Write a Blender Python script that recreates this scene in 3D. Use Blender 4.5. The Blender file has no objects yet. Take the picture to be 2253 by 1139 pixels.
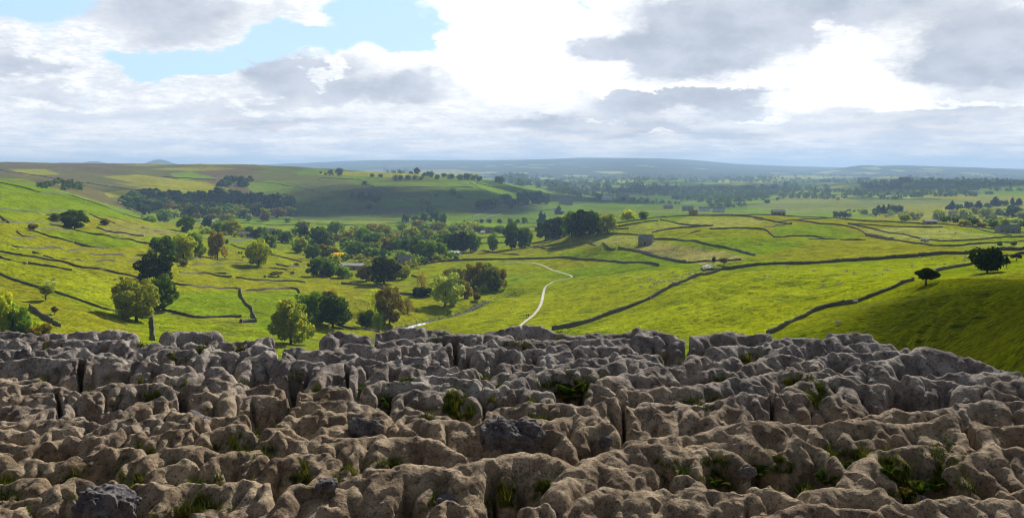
import bpy, bmesh, math, random
import numpy as np
from mathutils import Vector, Matrix
D = bpy.data; SC = bpy.context.scene; COL = SC.collection
R = math.radians

# ------------------------------------------------------------ camera, light, exposure
F = 1951.0; CX, CY = 1126.5, 569.5; HZ = 368.0
PITCH = math.atan((CY - HZ) / F); CZ = 100.0
cam = D.objects.new('camera', D.cameras.new('camera')); COL.objects.link(cam)
cam.location = (0, 0, CZ); cam.rotation_euler = (math.pi / 2 - PITCH, 0, 0)
cam.data.sensor_width = 36; cam.data.lens = F / 2253 * 36
cam.data.clip_start = 0.1; cam.data.clip_end = 90000
SC.camera = cam
SUN_AZ, SUN_EL = R(25), R(34)          # azimuth clockwise from +Y (the view direction)
SUND = Vector((math.sin(SUN_AZ) * math.cos(SUN_EL), math.cos(SUN_AZ) * math.cos(SUN_EL), math.sin(SUN_EL)))
sl = D.lights.new('sun', 'SUN'); sl.energy = 5.0; sl.angle = R(0.5); sl.color = (1, .95, .86)
sun = D.objects.new('sun', sl); COL.objects.link(sun)
sun.rotation_euler = (-SUND).to_track_quat('-Z', 'Y').to_euler(); sun.location = (0, 0, 300)
SC.view_settings.view_transform = 'Standard'; SC.view_settings.look = 'None'
SC.view_settings.exposure = 0.5; SC.view_settings.gamma = 1; SC.view_settings.use_curve_mapping = False
SC.cycles.max_bounces = 5; SC.cycles.diffuse_bounces = 2; SC.cycles.glossy_bounces = 1
SC.cycles.transmission_bounces = 2; SC.cycles.volume_bounces = 0; SC.cycles.transparent_max_bounces = 6
SC.cycles.use_denoising = True; SC.cycles.pixel_filter_type = 'BLACKMAN_HARRIS'; SC.cycles.filter_width = 1.05

class NG:
    """small helper for building node graphs"""
    def __init__(s, tree): s.t = tree; s.n = tree.nodes; s.l = tree.links
    def set(s, sock, v):
        if isinstance(v, bpy.types.NodeSocket): s.l.new(v, sock)
        elif v is not None: sock.default_value = v
    def m(s, op, a, b=None, c=None, clamp=False):
        n = s.n.new('ShaderNodeMath'); n.operation = op; n.use_clamp = clamp
        for i, v in enumerate((a, b, c)):
            if v is not None: s.set(n.inputs[i], v)
        return n.outputs[0]
    def vm(s, op, a, b=None, out=0):
        n = s.n.new('ShaderNodeVectorMath'); n.operation = op
        s.set(n.inputs[0], a)
        if b is not None: s.set(n.inputs[3 if op == 'SCALE' else 1], b)
        return n.outputs[out]
    def mix(s, f, a, b, bt='MIX'):
        n = s.n.new('ShaderNodeMix'); n.data_type = 'RGBA'; n.blend_type = bt; n.clamp_factor = True
        s.set(n.inputs[0], f)
        for i, v in ((6, a), (7, b)):
            if isinstance(v, tuple) and len(v) == 3: v = v + (1,)
            s.set(n.inputs[i], v)
        return n.outputs[2]
    def noise(s, vec, scale, detail=4, rough=.55, out='Fac', dist=0):
        n = s.n.new('ShaderNodeTexNoise'); s.set(n.inputs['Vector'], vec)
        n.inputs['Scale'].default_value = scale; n.inputs['Detail'].default_value = detail
        n.inputs['Roughness'].default_value = rough; n.inputs['Distortion'].default_value = dist
        return n.outputs[out]
    def ramp(s, v, lo, hi, a=0., b=1., smooth=True):
        n = s.n.new('ShaderNodeMapRange'); n.interpolation_type = 'SMOOTHSTEP' if smooth else 'LINEAR'
        s.set(n.inputs[0], v)
        for i, q in ((1, lo), (2, hi), (3, a), (4, b)): n.inputs[i].default_value = q
        return n.outputs[0]
    def comb(s, x, y, z):
        n = s.n.new('ShaderNodeCombineXYZ')
        for i, v in enumerate((x, y, z)): s.set(n.inputs[i], v)
        return n.outputs[0]

# ------------------------------------------------------------ world: Nishita sky with cumulus
W = D.worlds.new('World'); SC.world = W; W.use_nodes = True
W.cycles.sampling_method = 'MANUAL'; W.cycles.sample_map_resolution = 512
g = NG(W.node_tree); g.n.clear()
wo = g.n.new('ShaderNodeOutputWorld'); bg = g.n.new('ShaderNodeBackground'); g.l.new(bg.outputs[0], wo.inputs[0])
bg.inputs[1].default_value = 0.12
sky = g.n.new('ShaderNodeTexSky'); sky.sky_type = 'NISHITA'; sky.sun_disc = False
sky.sun_elevation = SUN_EL; sky.sun_rotation = SUN_AZ; sky.air_density = 1.0; sky.dust_density = .6; sky.ozone_density = 1.2
tc = g.n.new('ShaderNodeTexCoord'); dirv = tc.outputs['Generated']
sp = g.n.new('ShaderNodeSeparateXYZ'); g.l.new(dirv, sp.inputs[0])
az = g.m('ARCTAN2', sp.outputs[0], sp.outputs[1]); el = g.m('ARCSINE', sp.outputs[2])
# cloud-billow coordinates: heading and height of view, flattened towards the horizon like a real cloud deck
elc = g.m('MAXIMUM', el, 0.0)
vv = g.m('MULTIPLY', g.m('POWER', g.m('ADD', elc, .004), .72), 3.3)
P = g.comb(g.m('MULTIPLY', az, 2.2), vv, 3.7)
wn = g.n.new('ShaderNodeTexNoise'); g.l.new(P, wn.inputs['Vector']); wn.inputs['Scale'].default_value = 5
wn.inputs['Detail'].default_value = 7; wn.inputs['Roughness'].default_value = .62
wc = g.vm('SUBTRACT', wn.outputs['Color'], (.5, .5, .5))
ws = g.n.new('ShaderNodeSeparateXYZ'); g.l.new(wc, ws.inputs[0])
azw = g.m('ADD', az, g.m('MULTIPLY', ws.outputs[0], .14))
elw = g.m('ADD', el, g.m('MULTIPLY', ws.outputs[1], .075))
def blobs(lst, ax=azw, ex=elw):
    tot = None
    for (px, py, rx, ry, s) in lst:
        a0 = math.atan((px - CX) / F); e0 = math.atan((HZ - py) / F)
        dx = g.m('MULTIPLY', g.m('SUBTRACT', ax, a0), F / rx)
        dy = g.m('MULTIPLY', g.m('SUBTRACT', ex, e0), F / ry)
        r2 = g.m('MULTIPLY_ADD', dx, dx, g.m('MULTIPLY', dy, dy))
        e = g.m('MULTIPLY', g.m('EXPONENT', g.m('MULTIPLY', r2, -1.0)), s)
        tot = e if tot is None else g.m('ADD', tot, e)
    return tot
BLUE = [(50,60,100,55,1.1),(30,20,90,30,.5),(330,152,110,34,1.1),(500,142,140,24,1.0),(690,85,110,32,1.0),(880,45,100,50,1.0),(640,115,90,28,.8),
        (960,90,60,30,.6),(1300,5,26,22,.8),(790,20,60,40,.8),(905,100,60,26,.6),(430,165,110,25,.6),(170,228,50,12,.5)]
GREY = [(400,70,190,55,.85),(330,35,160,40,.4),(60,175,80,45,.9),(150,190,60,30,.4),(130,60,50,30,.35),(600,185,70,38,.9),(690,165,90,32,.7),(900,190,120,42,1.0),
        (560,240,120,22,.5),(1320,115,80,28,1.0),(1480,100,120,60,.95),(1620,60,200,60,1.0),(1560,160,140,35,.9),(1800,50,220,50,.8),(1900,10,260,35,.8),
        (2130,120,120,60,1.0),(2080,180,110,35,.9),(2240,150,90,60,.9),(1400,225,140,28,.8),(1560,235,170,30,.7),(1240,272,160,22,1.0),(1440,290,200,20,.9),(1640,225,70,25,.5),
        (640,275,130,14,.9),(760,210,70,26,.6),(450,200,90,26,.4),(1900,270,200,26,.6),(2150,260,130,40,.6),(1850,160,40,18,.4),(1000,215,60,18,.3),
        (300,270,220,26,.55),(100,240,80,18,.5),(1900,200,80,14,.3),(1660,300,120,14,.5),(2000,310,240,20,.35)]
n1 = g.noise(P, 7, 8, .6); n2 = g.noise(g.vm('ADD', P, (3.1, 1.7, 0)), 3.2, 7, .6)
n3 = g.noise(g.vm('MULTIPLY', P, (1., 1.6, 1.)), 15, 8, .72); n4 = g.noise(g.vm('MULTIPLY', P, (1., 1.5, 1.)), 46, 5, .7)
front = g.ramp(sp.outputs[1], -.1, .4)
blue = g.m('ADD', blobs(BLUE), g.m('MULTIPLY', g.m('SUBTRACT', n2, .5), .9))
blue = g.m('ADD', blue, g.m('ADD', g.m('MULTIPLY', g.m('SUBTRACT', n3, .5), .35), g.m('MULTIPLY', g.m('SUBTRACT', 1.0, front), .35)))
blue = g.m('ADD', blue, g.ramp(el, .26, .55, 0, .45))
blue = g.m('MULTIPLY', g.ramp(blue, .38, .82), g.ramp(el, .03, .07))
grey = g.m('ADD', blobs(GREY), g.m('MULTIPLY', g.m('SUBTRACT', n1, .5), .95))
grey = g.m('ADD', grey, g.m('ADD', g.m('MULTIPLY', g.m('SUBTRACT', n3, .5), .55), g.m('MULTIPLY', g.m('SUBTRACT', n4, .5), .3)))
grey = g.m('ADD', grey, g.m('MULTIPLY', g.m('SUBTRACT', 1.0, front), .3))
WHITE = [(60,130,60,14,1.),(150,140,80,35,1.),(215,170,40,50,1.),(130,205,120,14,.7),(330,192,130,12,1.),(100,250,120,10,.8),(400,238,160,10,.7),(620,130,90,16,.9),(715,165,26,38,1.),(560,215,80,12,.6),(700,242,150,8,.9),(470,140,40,30,.8),
         (640,318,130,6,1.),(840,60,40,30,.8),(790,80,50,36,.9),(930,100,60,40,1.),(1000,240,120,12,.6),(1280,200,200,12,.8),(1560,205,200,10,.8),(1840,110,70,36,1.),(1900,190,60,50,1.),(2050,245,200,10,1.),(1330,262,60,6,.9),(1700,262,80,8,.9),(1430,300,50,5,.8),(1660,330,120,6,.6),(980,300,200,7,.5),(2200,330,60,6,.5),(60,310,100,8,.4),(250,300,90,6,.5)]
wh = g.m('ADD', blobs(WHITE), g.m('ADD', g.m('MULTIPLY', g.m('SUBTRACT', n3, .5), 1.3), g.m('MULTIPLY', g.m('SUBTRACT', n4, .5), .5))); wh = g.ramp(wh, .30, .75)
gm = g.m('MULTIPLY', g.ramp(grey, .10, .98), g.m('SUBTRACT', 1.0, g.m('MULTIPLY', wh, .85)))
# colours are radiances before the 0.12 background strength
def cc(r, gg, b, s=1): return (r * s / .12, gg * s / .12, b * s / .12)
white = g.mix(g.ramp(n3, .35, .65), cc(.58, .61, .66), cc(.84, .84, .84))
white = g.mix(g.m('MULTIPLY', blobs([(1130,60,280,120,1.3),(1650,195,340,75,1.2),(1120,160,200,60,.6),(1950,230,260,50,.5)], az, el), .9), white, cc(1.0, .99, .97))
greyc = g.mix(g.ramp(n1, .3, .7), cc(.36, .40, .47), cc(.50, .53, .60))
cl = g.mix(gm, white, greyc)
hz = g.ramp(el, .0, .085, 1, 0)
n5 = g.noise(g.vm('MULTIPLY', P, (1., 2.6, 1.)), 7, 8, .66); hcol = g.mix(g.ramp(n5, .40, .62), cc(.43, .50, .63), cc(.76, .73, .73))
cl = g.mix(g.m('MULTIPLY', hz, g.m('SUBTRACT', .75, g.m('MULTIPLY', wh, .5))), cl, hcol)
skyb = g.mix(.78, g.vm('SCALE', sky.outputs[0], .8), cc(.42, .61, .82))
allc = g.mix(blue, cl, skyb)
# behind the viewer and overhead the deck is broken and dimmer
allc = g.mix(g.m('MULTIPLY', g.m('SUBTRACT', 1.0, front), .8), allc, cc(.05, .062, .088))
allc = g.mix(g.ramp(el, .24, .6, 0, .85), allc, cc(.065, .085, .12))
g.l.new(allc, bg.inputs[0])

# ------------------------------------------------------------ geometry helpers
def ray_s(py):
    """height per metre of forward distance along the line of sight through row py"""
    yc = -(np.asarray(py, float) - CY) / F
    return (-math.sin(PITCH) + yc * math.cos(PITCH)) / (math.cos(PITCH) + yc * math.sin(PITCH))
def ray_u(px, py):
    yc = -(np.asarray(py, float) - CY) / F
    return ((np.asarray(px, float) - CX) / F) / (math.cos(PITCH) + yc * math.sin(PITCH))
def to_px(x, y, z):
    dz = z - CZ; c, s = math.cos(PITCH), math.sin(PITCH)
    d = y * c - dz * s; v = y * s + dz * c
    return CX + F * x / d, CY - F * v / d
_TAB = np.random.default_rng(1234).random(1 << 18).astype(np.float32)
def hash2(ix, iy, seed):
    return _TAB[((ix + seed * 131) & 511) * 512 + ((iy + seed * 57) & 511)]
def vnoise(x, y, seed=0):
    x = np.asarray(x, np.float32); y = np.asarray(y, np.float32)
    ix = np.floor(x); iy = np.floor(y); fx = x - ix; fy = y - iy
    fx = fx * fx * (3 - 2 * fx); fy = fy * fy * (3 - 2 * fy)
    ix = ix.astype(np.int32); iy = iy.astype(np.int32)
    x0 = ((ix + seed * 131) & 511) * 512; x1 = ((ix + 1 + seed * 131) & 511) * 512; y0 = (iy + seed * 57) & 511; y1 = (iy + 1 + seed * 57) & 511
    a = _TAB[x0 + y0]; b = _TAB[x1 + y0]; c = _TAB[x0 + y1]; d = _TAB[x1 + y1]
    a = a + (b - a) * fx; c = c + (d - c) * fx
    return a + (c - a) * fy - .5
def fbm(x, y, oct=4, seed=0, rough=.5):
    t = 0; a = 1.
    for i in range(oct):
        t = t + a * vnoise(x * 2 ** i + i * 17.3, y * 2 ** i + i * 9.1, seed + i * 7); a *= rough
    return t
def np_grid_mesh(name, X, Y, Z, cols=None):
    nr, nc = X.shape
    me = D.meshes.new(name); nv = nr * nc; nf = (nr - 1) * (nc - 1)
    me.vertices.add(nv); co = np.stack([X, Y, Z], -1).astype(np.float32).reshape(-1); me.vertices.foreach_set('co', co)
    i = np.arange(nr - 1)[:, None] * nc + np.arange(nc - 1)[None, :]
    q = np.stack([i, i + 1, i + nc + 1, i + nc], -1).reshape(-1).astype(np.int32)
    me.loops.add(nf * 4); me.loops.foreach_set('vertex_index', q)
    me.polygons.add(nf); me.polygons.foreach_set('loop_start', np.arange(nf, dtype=np.int32) * 4)
    me.polygons.foreach_set('loop_total', np.full(nf, 4, np.int32))
    me.update(calc_edges=True); me.polygons.foreach_set('use_smooth', np.ones(nf, bool))
    for k, c in (cols or {}).items():
        at = me.attributes.new(k, 'FLOAT_COLOR', 'POINT')
        cc4 = np.ones((nv, 4), np.float32); cc4[:, :3] = c.reshape(-1, 3); at.data.foreach_set('color', cc4.reshape(-1))
    return me
def mesh_np(name, V, Fq, mats=None, smooth=False, midx=None):
    """V (n,3); Fq (m,k) same-size faces"""
    me = D.meshes.new(name); V = np.asarray(V, np.float32); Fq = np.asarray(Fq, np.int32); m, k = Fq.shape
    me.vertices.add(len(V)); me.vertices.foreach_set('co', V.reshape(-1))
    me.loops.add(m * k); me.loops.foreach_set('vertex_index', Fq.reshape(-1))
    me.polygons.add(m); me.polygons.foreach_set('loop_start', np.arange(m, dtype=np.int32) * k)
    me.polygons.foreach_set('loop_total', np.full(m, k, np.int32))
    me.update(calc_edges=True)
    if smooth: me.polygons.foreach_set('use_smooth', np.ones(m, bool))
    for mt in (mats or []): me.materials.append(mt)
    if midx is not None: me.polygons.foreach_set('material_index', np.asarray(midx, np.int32))
    return me
def link(name, me, parent=None, label=None, cat=None, group=None, kind=None, loc=None):
    o = D.objects.new(name, me); COL.objects.link(o)
    if parent is not None: o.parent = parent
    if loc is not None: o.location = loc
    for k, v in (('label', label), ('category', cat), ('group', group), ('kind', kind)):
        if v: o[k] = v
    return o
def material(name, rough=.9, spec=.2):
    m = D.materials.new(name); m.use_nodes = True; gg = NG(m.node_tree)
    b = m.node_tree.nodes['Principled BSDF']; b.inputs['Roughness'].default_value = rough
    b.inputs['Specular IOR Level'].default_value = spec
    return m, gg, b
def attr(gg, name):
    a = gg.n.new('ShaderNodeAttribute'); a.attribute_name = name; return a.outputs['Color']
def bump(gg, b, h, strength, dist):
    n = gg.n.new('ShaderNodeBump'); n.inputs['Strength'].default_value = strength; n.inputs['Distance'].default_value = dist
    gg.l.new(h, n.inputs['Height']); gg.l.new(n.outputs[0], b.inputs['Normal'])
def in_poly(px, py, poly):
    ins = np.zeros(px.shape, bool); n = len(poly)
    for i in range(n):
        x0, y0 = poly[i]; x1, y1 = poly[(i + 1) % n]
        if y0 == y1: continue
        c = ((y0 > py) != (y1 > py)) & (px < (x1 - x0) * (py - y0) / (y1 - y0) + x0)
        ins ^= c
    return ins
# ------------------------------------------------------------ terrain
KY = np.array([25, 80, 150, 220, 300, 380, 460, 560, 680, 820, 1000, 1250, 1600, 2000, 2500, 3200, 4200, 6000, 9000, 13000, 18000, 26000], float)
# relative height at the three nearest knots, then the sight row (see ray_s) at which each further knot's ground lies
TAB = {
-500: ((-45,-45,-40), (700,600,520,460,420,395,375,360,350,352,365,375,372,360,352,370,385,387,382,380,379)[:19]),
-200: ((-55,-50,-45), (780,660,575,495,455,430,405,378,372,392,398,388,370,356,366,385,387,382,380,380)[:19]),
0:    ((-65,-60,-56), (820,705,640,545,497,460,428,397,408,400,384,371,357,368,386,388,381,375,376)),
150:  ((-70,-64,-60), (850,735,655,585,537,503,468,430,442,408,396,377,359,370,388,389,380,375,376)),
300:  ((-72,-67,-64), (870,760,700,618,565,530,502,480,487,470,430,389,361,372,389,389,380,374,376)),
450:  ((-74,-70,-68), (890,780,716,655,610,570,537,515,501,484,452,400,362,374,390,388,379,371,376)),
600:  ((-74,-72,-70), (900,790,728,678,633,596,560,532,509,488,468,415,366,376,390,386,374,362,376)),
750:  ((-76,-73,-71), (905,796,737,690,650,610,576,546,517,491,470,408,374,382,390,385,370,356,374)),
900:  ((-76,-74,-72), (908,800,744,702,656,613,579,547,517,492,468,414,382,390,393,384,366,352,372)),
1050: ((-74,-72,-71), (905,796,738,695,652,608,573,544,516,493,472,428,392,402,399,386,364,352,372)),
1200: ((-72,-70,-69), (890,788,730,680,642,602,561,531,508,491,475,452,424,415,403,389,360,350,371)),
1350: ((-68,-66,-65), (870,772,711,657,612,580,526,483,493,490,474,456,439,426,406,391,361,348,372)),
1500: ((-62,-60,-60), (845,745,674,626,592,547,505,475,486,488,472,456,440,425,407,390,366,352,373)),
1650: ((-58,-55,-54), (805,718,645,602,572,535,499,473,484,487,471,455,436,421,406,390,374,363,376)),
1800: ((-48,-46,-46), (760,688,630,594,568,540,511,479,487,488,470,452,432,418,402,390,375,368,377)),
1950: ((-42,-38,-38), (718,655,616,590,566,542,514,486,486,486,468,448,425,409,400,389,365,372,377)),
2100: ((-34,-28,-30), (676,630,602,582,557,537,513,493,490,487,465,445,422,404,400,389,368,373,377)),
2253: ((-22,-20,-24), (655,612,583,564,546,528,513,499,492,484,462,440,418,402,400,390,373,375,378)),
2450: ((-12,-12,-16), (625,580,555,540,526,514,505,497,490,480,460,438,416,402,400,390,374,376,378)),
2800: ((-2,0,-4), (560,530,515,505,498,495,493,490,485,470,455,434,415,402,400,390,374,376,378)),
}
CPX = np.array(sorted(TAB), float)
T = np.zeros((len(CPX), len(KY)))
for i, c in enumerate(sorted(TAB)):
    a, b = TAB[c]
    T[i, :3] = np.array(a) / KY[:3]; T[i, 3:] = ray_s(np.array(b[:19], float))
def hermite(xk, yk, x, axis0=True):
    """Catmull-like cubic through (xk, yk[k,...]) evaluated at x (n,) -> (n, ...)"""
    m = np.zeros_like(yk); h = np.diff(xk); d = np.diff(yk, axis=0) / h.reshape((-1,) + (1,) * (yk.ndim - 1))
    m[1:-1] = (d[:-1] * h[1:].reshape((-1,) + (1,) * (yk.ndim - 1)) + d[1:] * h[:-1].reshape((-1,) + (1,) * (yk.ndim - 1))) / (h[1:] + h[:-1]).reshape((-1,) + (1,) * (yk.ndim - 1))
    m[0] = d[0]; m[-1] = d[-1]
    k = np.clip(np.searchsorted(xk, x) - 1, 0, len(xk) - 2)
    hh = h[k]; t = (np.clip(x, xk[0], xk[-1]) - xk[k]) / hh
    sh = (-1,) + (1,) * (yk.ndim - 1); t = t.reshape(sh); hh = hh.reshape(sh)
    return ((2*t**3 - 3*t**2 + 1) * yk[k] + (t**3 - 2*t**2 + t) * hh * m[k] + (-2*t**3 + 3*t**2) * yk[k + 1] + (t**3 - t**2) * hh * m[k + 1])
NU, NV = 1300, 1500
U_ = np.linspace(-.86, .86, NU); V_ = np.linspace(math.log(25), math.log(26000), NV)
UPX = U_ * F + CX
# interpolate in depth first (per column), then across
S1 = hermite(np.log(KY), T.T.copy(), V_)          # (NV, ncol)
S2 = hermite(CPX, S1.T.copy(), UPX).T.copy()             # (NV, NU)
YY = np.exp(V_)[:, None] * np.ones(NU)[None]; XX = YY * U_[None]
ZR = S2 * YY
def bumpg(px, Y, amp, wx, wl):
    """a rounded rise of amp metres centred on heading px at distance Y; wx, wl are its half sizes in metres"""
    global ZR
    x0 = (px - CX) / F * Y
    ZR = ZR + amp * np.exp(-((XX - x0) / wx) ** 2 - ((YY - Y) / wl) ** 2)
# far hills with shapes of their own
bumpg(350, 12000, 38, 60, 700); bumpg(352, 12000, 52, 190, 700); bumpg(345, 12000, 78, 520, 700); bumpg(400, 12000, 22, 90, 700); bumpg(400, 12500, 45, 180, 700); bumpg(215, 13000, 150, 220, 700); bumpg(60, 13000, 145, 700, 700)
bumpg(1900, 11500, 50, 300, 600)
for _px, _Y, _a, _wx, _wl in [(1600, 5200, 26, 420, 380), (1790, 4400, 18, 300, 260), (2050, 4300, 22, 420, 300), (1450, 6800, 28, 420, 500), (1700, 7500, 26, 500, 500), (1980, 6600, 30, 380, 450),
                    (2230, 3600, 14, 260, 220), (1250, 7600, 22, 500, 500), (1880, 3000, -6, 200, 200), (1560, 4000, 8, 300, 300)]: bumpg(_px, _Y, _a, _wx, _wl)
# knolls and hollows in the near valley
for _px, _Y, _a, _wx, _wl in [(770, 480, 8.5, 20, 26), (1080, 540, 3, 25, 20), (1330, 760, 5, 28, 16), (1640, 690, 4, 50, 22), (1560, 650, -2, 30, 20), (560, 760, 3, 25, 25), (1760, 780, 4, 60, 20),
                    (1250, 900, 5, 60, 25), (2080, 300, 2.5, 14, 60), (1900, 190, 3, 14, 40), (2150, 200, 3.5, 16, 50), (640, 700, 3, 30, 20)]: bumpg(_px, _Y, _a, _wx, _wl)
nearw = np.clip((YY - 200) / 400, .15, 1)
ZR += fbm(XX / 70, YY / 70, 3, 11) * 2.2 * nearw
ZR += fbm(XX / 14, YY / 14, 3, 23) * .55 * np.clip(YY / 500, .4, 1) * (YY < 3500)
# moor: rough gullies on the left far hill
moorw = np.clip((YY - 1500) / 500, 0, 1) * np.clip((4500 - YY) / 900, 0, 1)
ZR -= np.abs(fbm(XX / 260, YY / 330, 4, 37)) * 26 * moorw * np.clip((900 - XX) / 700, 0, 1) * .6
farw = np.clip((YY - 8000) / 3000, 0, 1)
ZR += fbm(XX / 1500, YY / 1500, 4, 41) * 22 * farw
midw = np.clip((YY - 3000) / 1500, 0, 1) * (1 - farw)
ZR += fbm(XX / 500, YY / 500, 3, 43) * 10 * midw
# terracettes: little sheep-worn steps that follow the slope
rw = np.clip((U_[None] * F + CX - 1100) / 250, 0, 1) * np.clip((900 - YY) / 300, 0, 1)
ph = ZR / 2.3 + fbm(XX / 45, YY / 45, 3, 57) * 2.6
tw = np.clip(fbm(XX / 60, YY / 60, 2, 59) * 3 + .35, 0, 1)
ZR += .42 * np.sin(ph * 2 * np.pi) * rw * tw
# broad shelves (old plough terraces) on the left slope
lw = np.clip((760 - (U_[None] * F + CX)) / 200, 0, 1) * np.clip((YY - 430) / 60, 0, 1) * np.clip((950 - YY) / 100, 0, 1)
ph = ZR / 4.2 + fbm(XX / 90, YY / 90, 2, 61) * 1.2
ZR += .32 * np.clip(np.sin(ph * 2 * np.pi) * 1.8, -1, 1) * lw
# stream bed
STREAM = [(1130,628,590),(1105,640,565),(1075,652,545),(1040,664,525),(1000,675,505),(965,683,490),(925,688,476),(895,696,462),(870,708,446),(845,724,428),(800,760,385)]
sxy = np.array([((px - CX) / F * Y, Y) for px, py, Y in STREAM])
def seg_dist(X, Y, P):
    d = np.full(X.shape, 1e9)
    for (x0, y0), (x1, y1) in zip(P[:-1], P[1:]):
        dx, dy = x1 - x0, y1 - y0; t = np.clip(((X - x0) * dx + (Y - y0) * dy) / (dx * dx + dy * dy), 0, 1)
        d = np.minimum(d, np.hypot(X - x0 - t * dx, Y - y0 - t * dy))
    return d
r0, r1 = np.searchsorted(V_, math.log(340)), np.searchsorted(V_, math.log(700))
sd = np.full(XX.shape, 1e9); sd[r0:r1] = seg_dist(XX[r0:r1], YY[r0:r1], sxy)
ZR -= 2.6 * np.exp(-(sd / 6.5) ** 2) + 3.0 * np.exp(-(sd / 22) ** 2)
ZZ = ZR + CZ
def ground(x, y):
    v = (math.log(max(y, 25.1)) - V_[0]) / (V_[1] - V_[0]); u = (x / y - U_[0]) / (U_[1] - U_[0])
    i = min(max(int(v), 0), NV - 2); j = min(max(int(u), 0), NU - 2); a = min(max(v - i, 0), 1); b = min(max(u - j, 0), 1)
    return float((ZZ[i, j] * (1 - b) + ZZ[i, j + 1] * b) * (1 - a) + (ZZ[i + 1, j] * (1 - b) + ZZ[i + 1, j + 1] * b) * a)
PXg, PYg = to_px(XX, YY, ZZ)
def cast(px, py, ymin=60, ymax=25000):
    """first ground point along the sight line through (px, py)"""
    u = float(ray_u(px, py)); s = float(ray_s(py))
    j = int(np.clip(round((u - U_[0]) / (U_[1] - U_[0])), 0, NU - 1))
    c = ZR[:, j] - s * YY[:, j]
    ok = (YY[:, j] > ymin) & (YY[:, j] < ymax)
    k = np.where((c >= 0) & ok)[0]
    if len(k):
        k = k[0]
        if k > 0 and c[k - 1] < 0: t = -c[k - 1] / (c[k] - c[k - 1]); Y = YY[k - 1, j] * (1 - t) + YY[k, j] * t
        else: Y = YY[k, j]
    else:
        cc_ = np.where(ok, c / YY[:, j], -9); Y = YY[int(np.argmax(cc_)), j]
    x = u * Y
    return Vector((x, Y, ground(x, Y)))
# ------------------------------------------------------------ ground cover colours (albedo of each field)
def colr(*c): return np.array(c, float)
GRASS = colr(.225, .260, .004); LUSH = colr(.150, .240, .006); OLIVE = colr(.240, .235, .010); PALE = colr(.30, .32, .075)
STRAW = colr(.30, .265, .085); MOOR = colr(.115, .080, .042); DGREEN = colr(.058, .098, .018); RUSH = colr(.135, .135, .035)
CC = np.zeros(XX.shape + (3,)) + GRASS
def mixin(w, c):
    global CC
    w = np.clip(w, 0, 1)[..., None]; CC = CC * (1 - w) + c * w
n_a = fbm(XX / 160, YY / 160, 4, 71); n_b = fbm(XX / 40, YY / 40, 4, 73); n_c = fbm(XX / 600, YY / 600, 3, 75)
def cells(X, Y, size, seed, stretch=1.6):
    """field numbers: jittered cells; returns a random number per cell and the distance to the nearest boundary"""
    gx, gy = X / size, Y / (size * stretch); ix = np.floor(gx).astype(np.int64); iy = np.floor(gy).astype(np.int64)
    b1 = np.full(X.shape, 9.); b2 = np.full(X.shape, 9.); idn = np.zeros(X.shape)
    for ox in (-1, 0, 1):
        for oy in (-1, 0, 1):
            cx_, cy_ = ix + ox, iy + oy
            dx = cx_ + .15 + .7 * hash2(cx_, cy_, seed) - gx; dy = cy_ + .15 + .7 * hash2(cx_, cy_, seed + 1) - gy
            d = np.maximum(np.abs(dx), np.abs(dy)) * .6 + np.hypot(dx, dy) * .4; nn = hash2(cx_, cy_, seed + 2)
            cl_ = d < b1; b2 = np.where(cl_, b1, np.minimum(b2, d)); idn = np.where(cl_, nn, idn); b1 = np.where(cl_, d, b1)
    return idn, (b2 - b1) * size
R0 = np.searchsorted(V_, math.log(1100))
idn = np.zeros(XX.shape); edg = np.full(XX.shape, 99.)
idn[R0:], edg[R0:] = cells(XX[R0:] + n_c[R0:] * 120, YY[R0:] + n_c[R0:] * 120, 190, 5)
far = np.clip((YY - 1200) / 500, 0, 1)
mixin(far * (idn < .45), DGREEN * 1.25); mixin(far * ((idn >= .45) & (idn < .7)), OLIVE); mixin(far * (idn > .93), PALE * .8); mixin(far * ((idn >= .7) & (idn < .93)), LUSH)
mixin((YY > 3000) * np.clip((n_a + .02) * 6, 0, 1) * .8, DGREEN * .6)
mixin((YY > 8000) * .8 + 0 * YY, colr(.05, .055, .04)); mixin((YY > 6500) * (YY < 14000) * (idn > .9) * .9, PALE * 1.2)
mixin((YY > 8000) * np.clip(n_c * 4, 0, 1), MOOR * .6)
# brown moor on the left skyline hill, with paler grass patches
mw = np.clip((YY - 1750 + np.clip(360 - UPX[None], 0, 120) * 4.3) / 120, 0, 1) * np.clip((5000 - YY) / 500, 0, 1) * np.clip((700 - UPX[None]) / 160, 0, 1)
mixin(mw, RUSH * .95); mixin(mw * np.clip((n_a + n_b * .5 + .12) * 5 + (YY - 2500) / 900, 0, 1) * .85, MOOR * 1.1)
mixin(mw * np.clip((fbm(XX / 220, YY / 300, 3, 79) - .12) * 8, 0, 1) * .9, OLIVE * .95)
# shaded hill in the middle: rough brown-green slope, greener fields at its right
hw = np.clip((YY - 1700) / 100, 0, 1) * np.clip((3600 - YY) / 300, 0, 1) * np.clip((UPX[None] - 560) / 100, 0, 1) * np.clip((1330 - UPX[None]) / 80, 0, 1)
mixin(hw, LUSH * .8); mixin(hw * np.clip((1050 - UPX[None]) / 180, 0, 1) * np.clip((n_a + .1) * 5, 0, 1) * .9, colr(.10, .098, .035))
mixin(hw * np.clip((880 - UPX[None]) / 120, 0, 1) * np.clip((2750 - YY) / 200, 0, 1) * .6, colr(.085, .105, .032))
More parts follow.
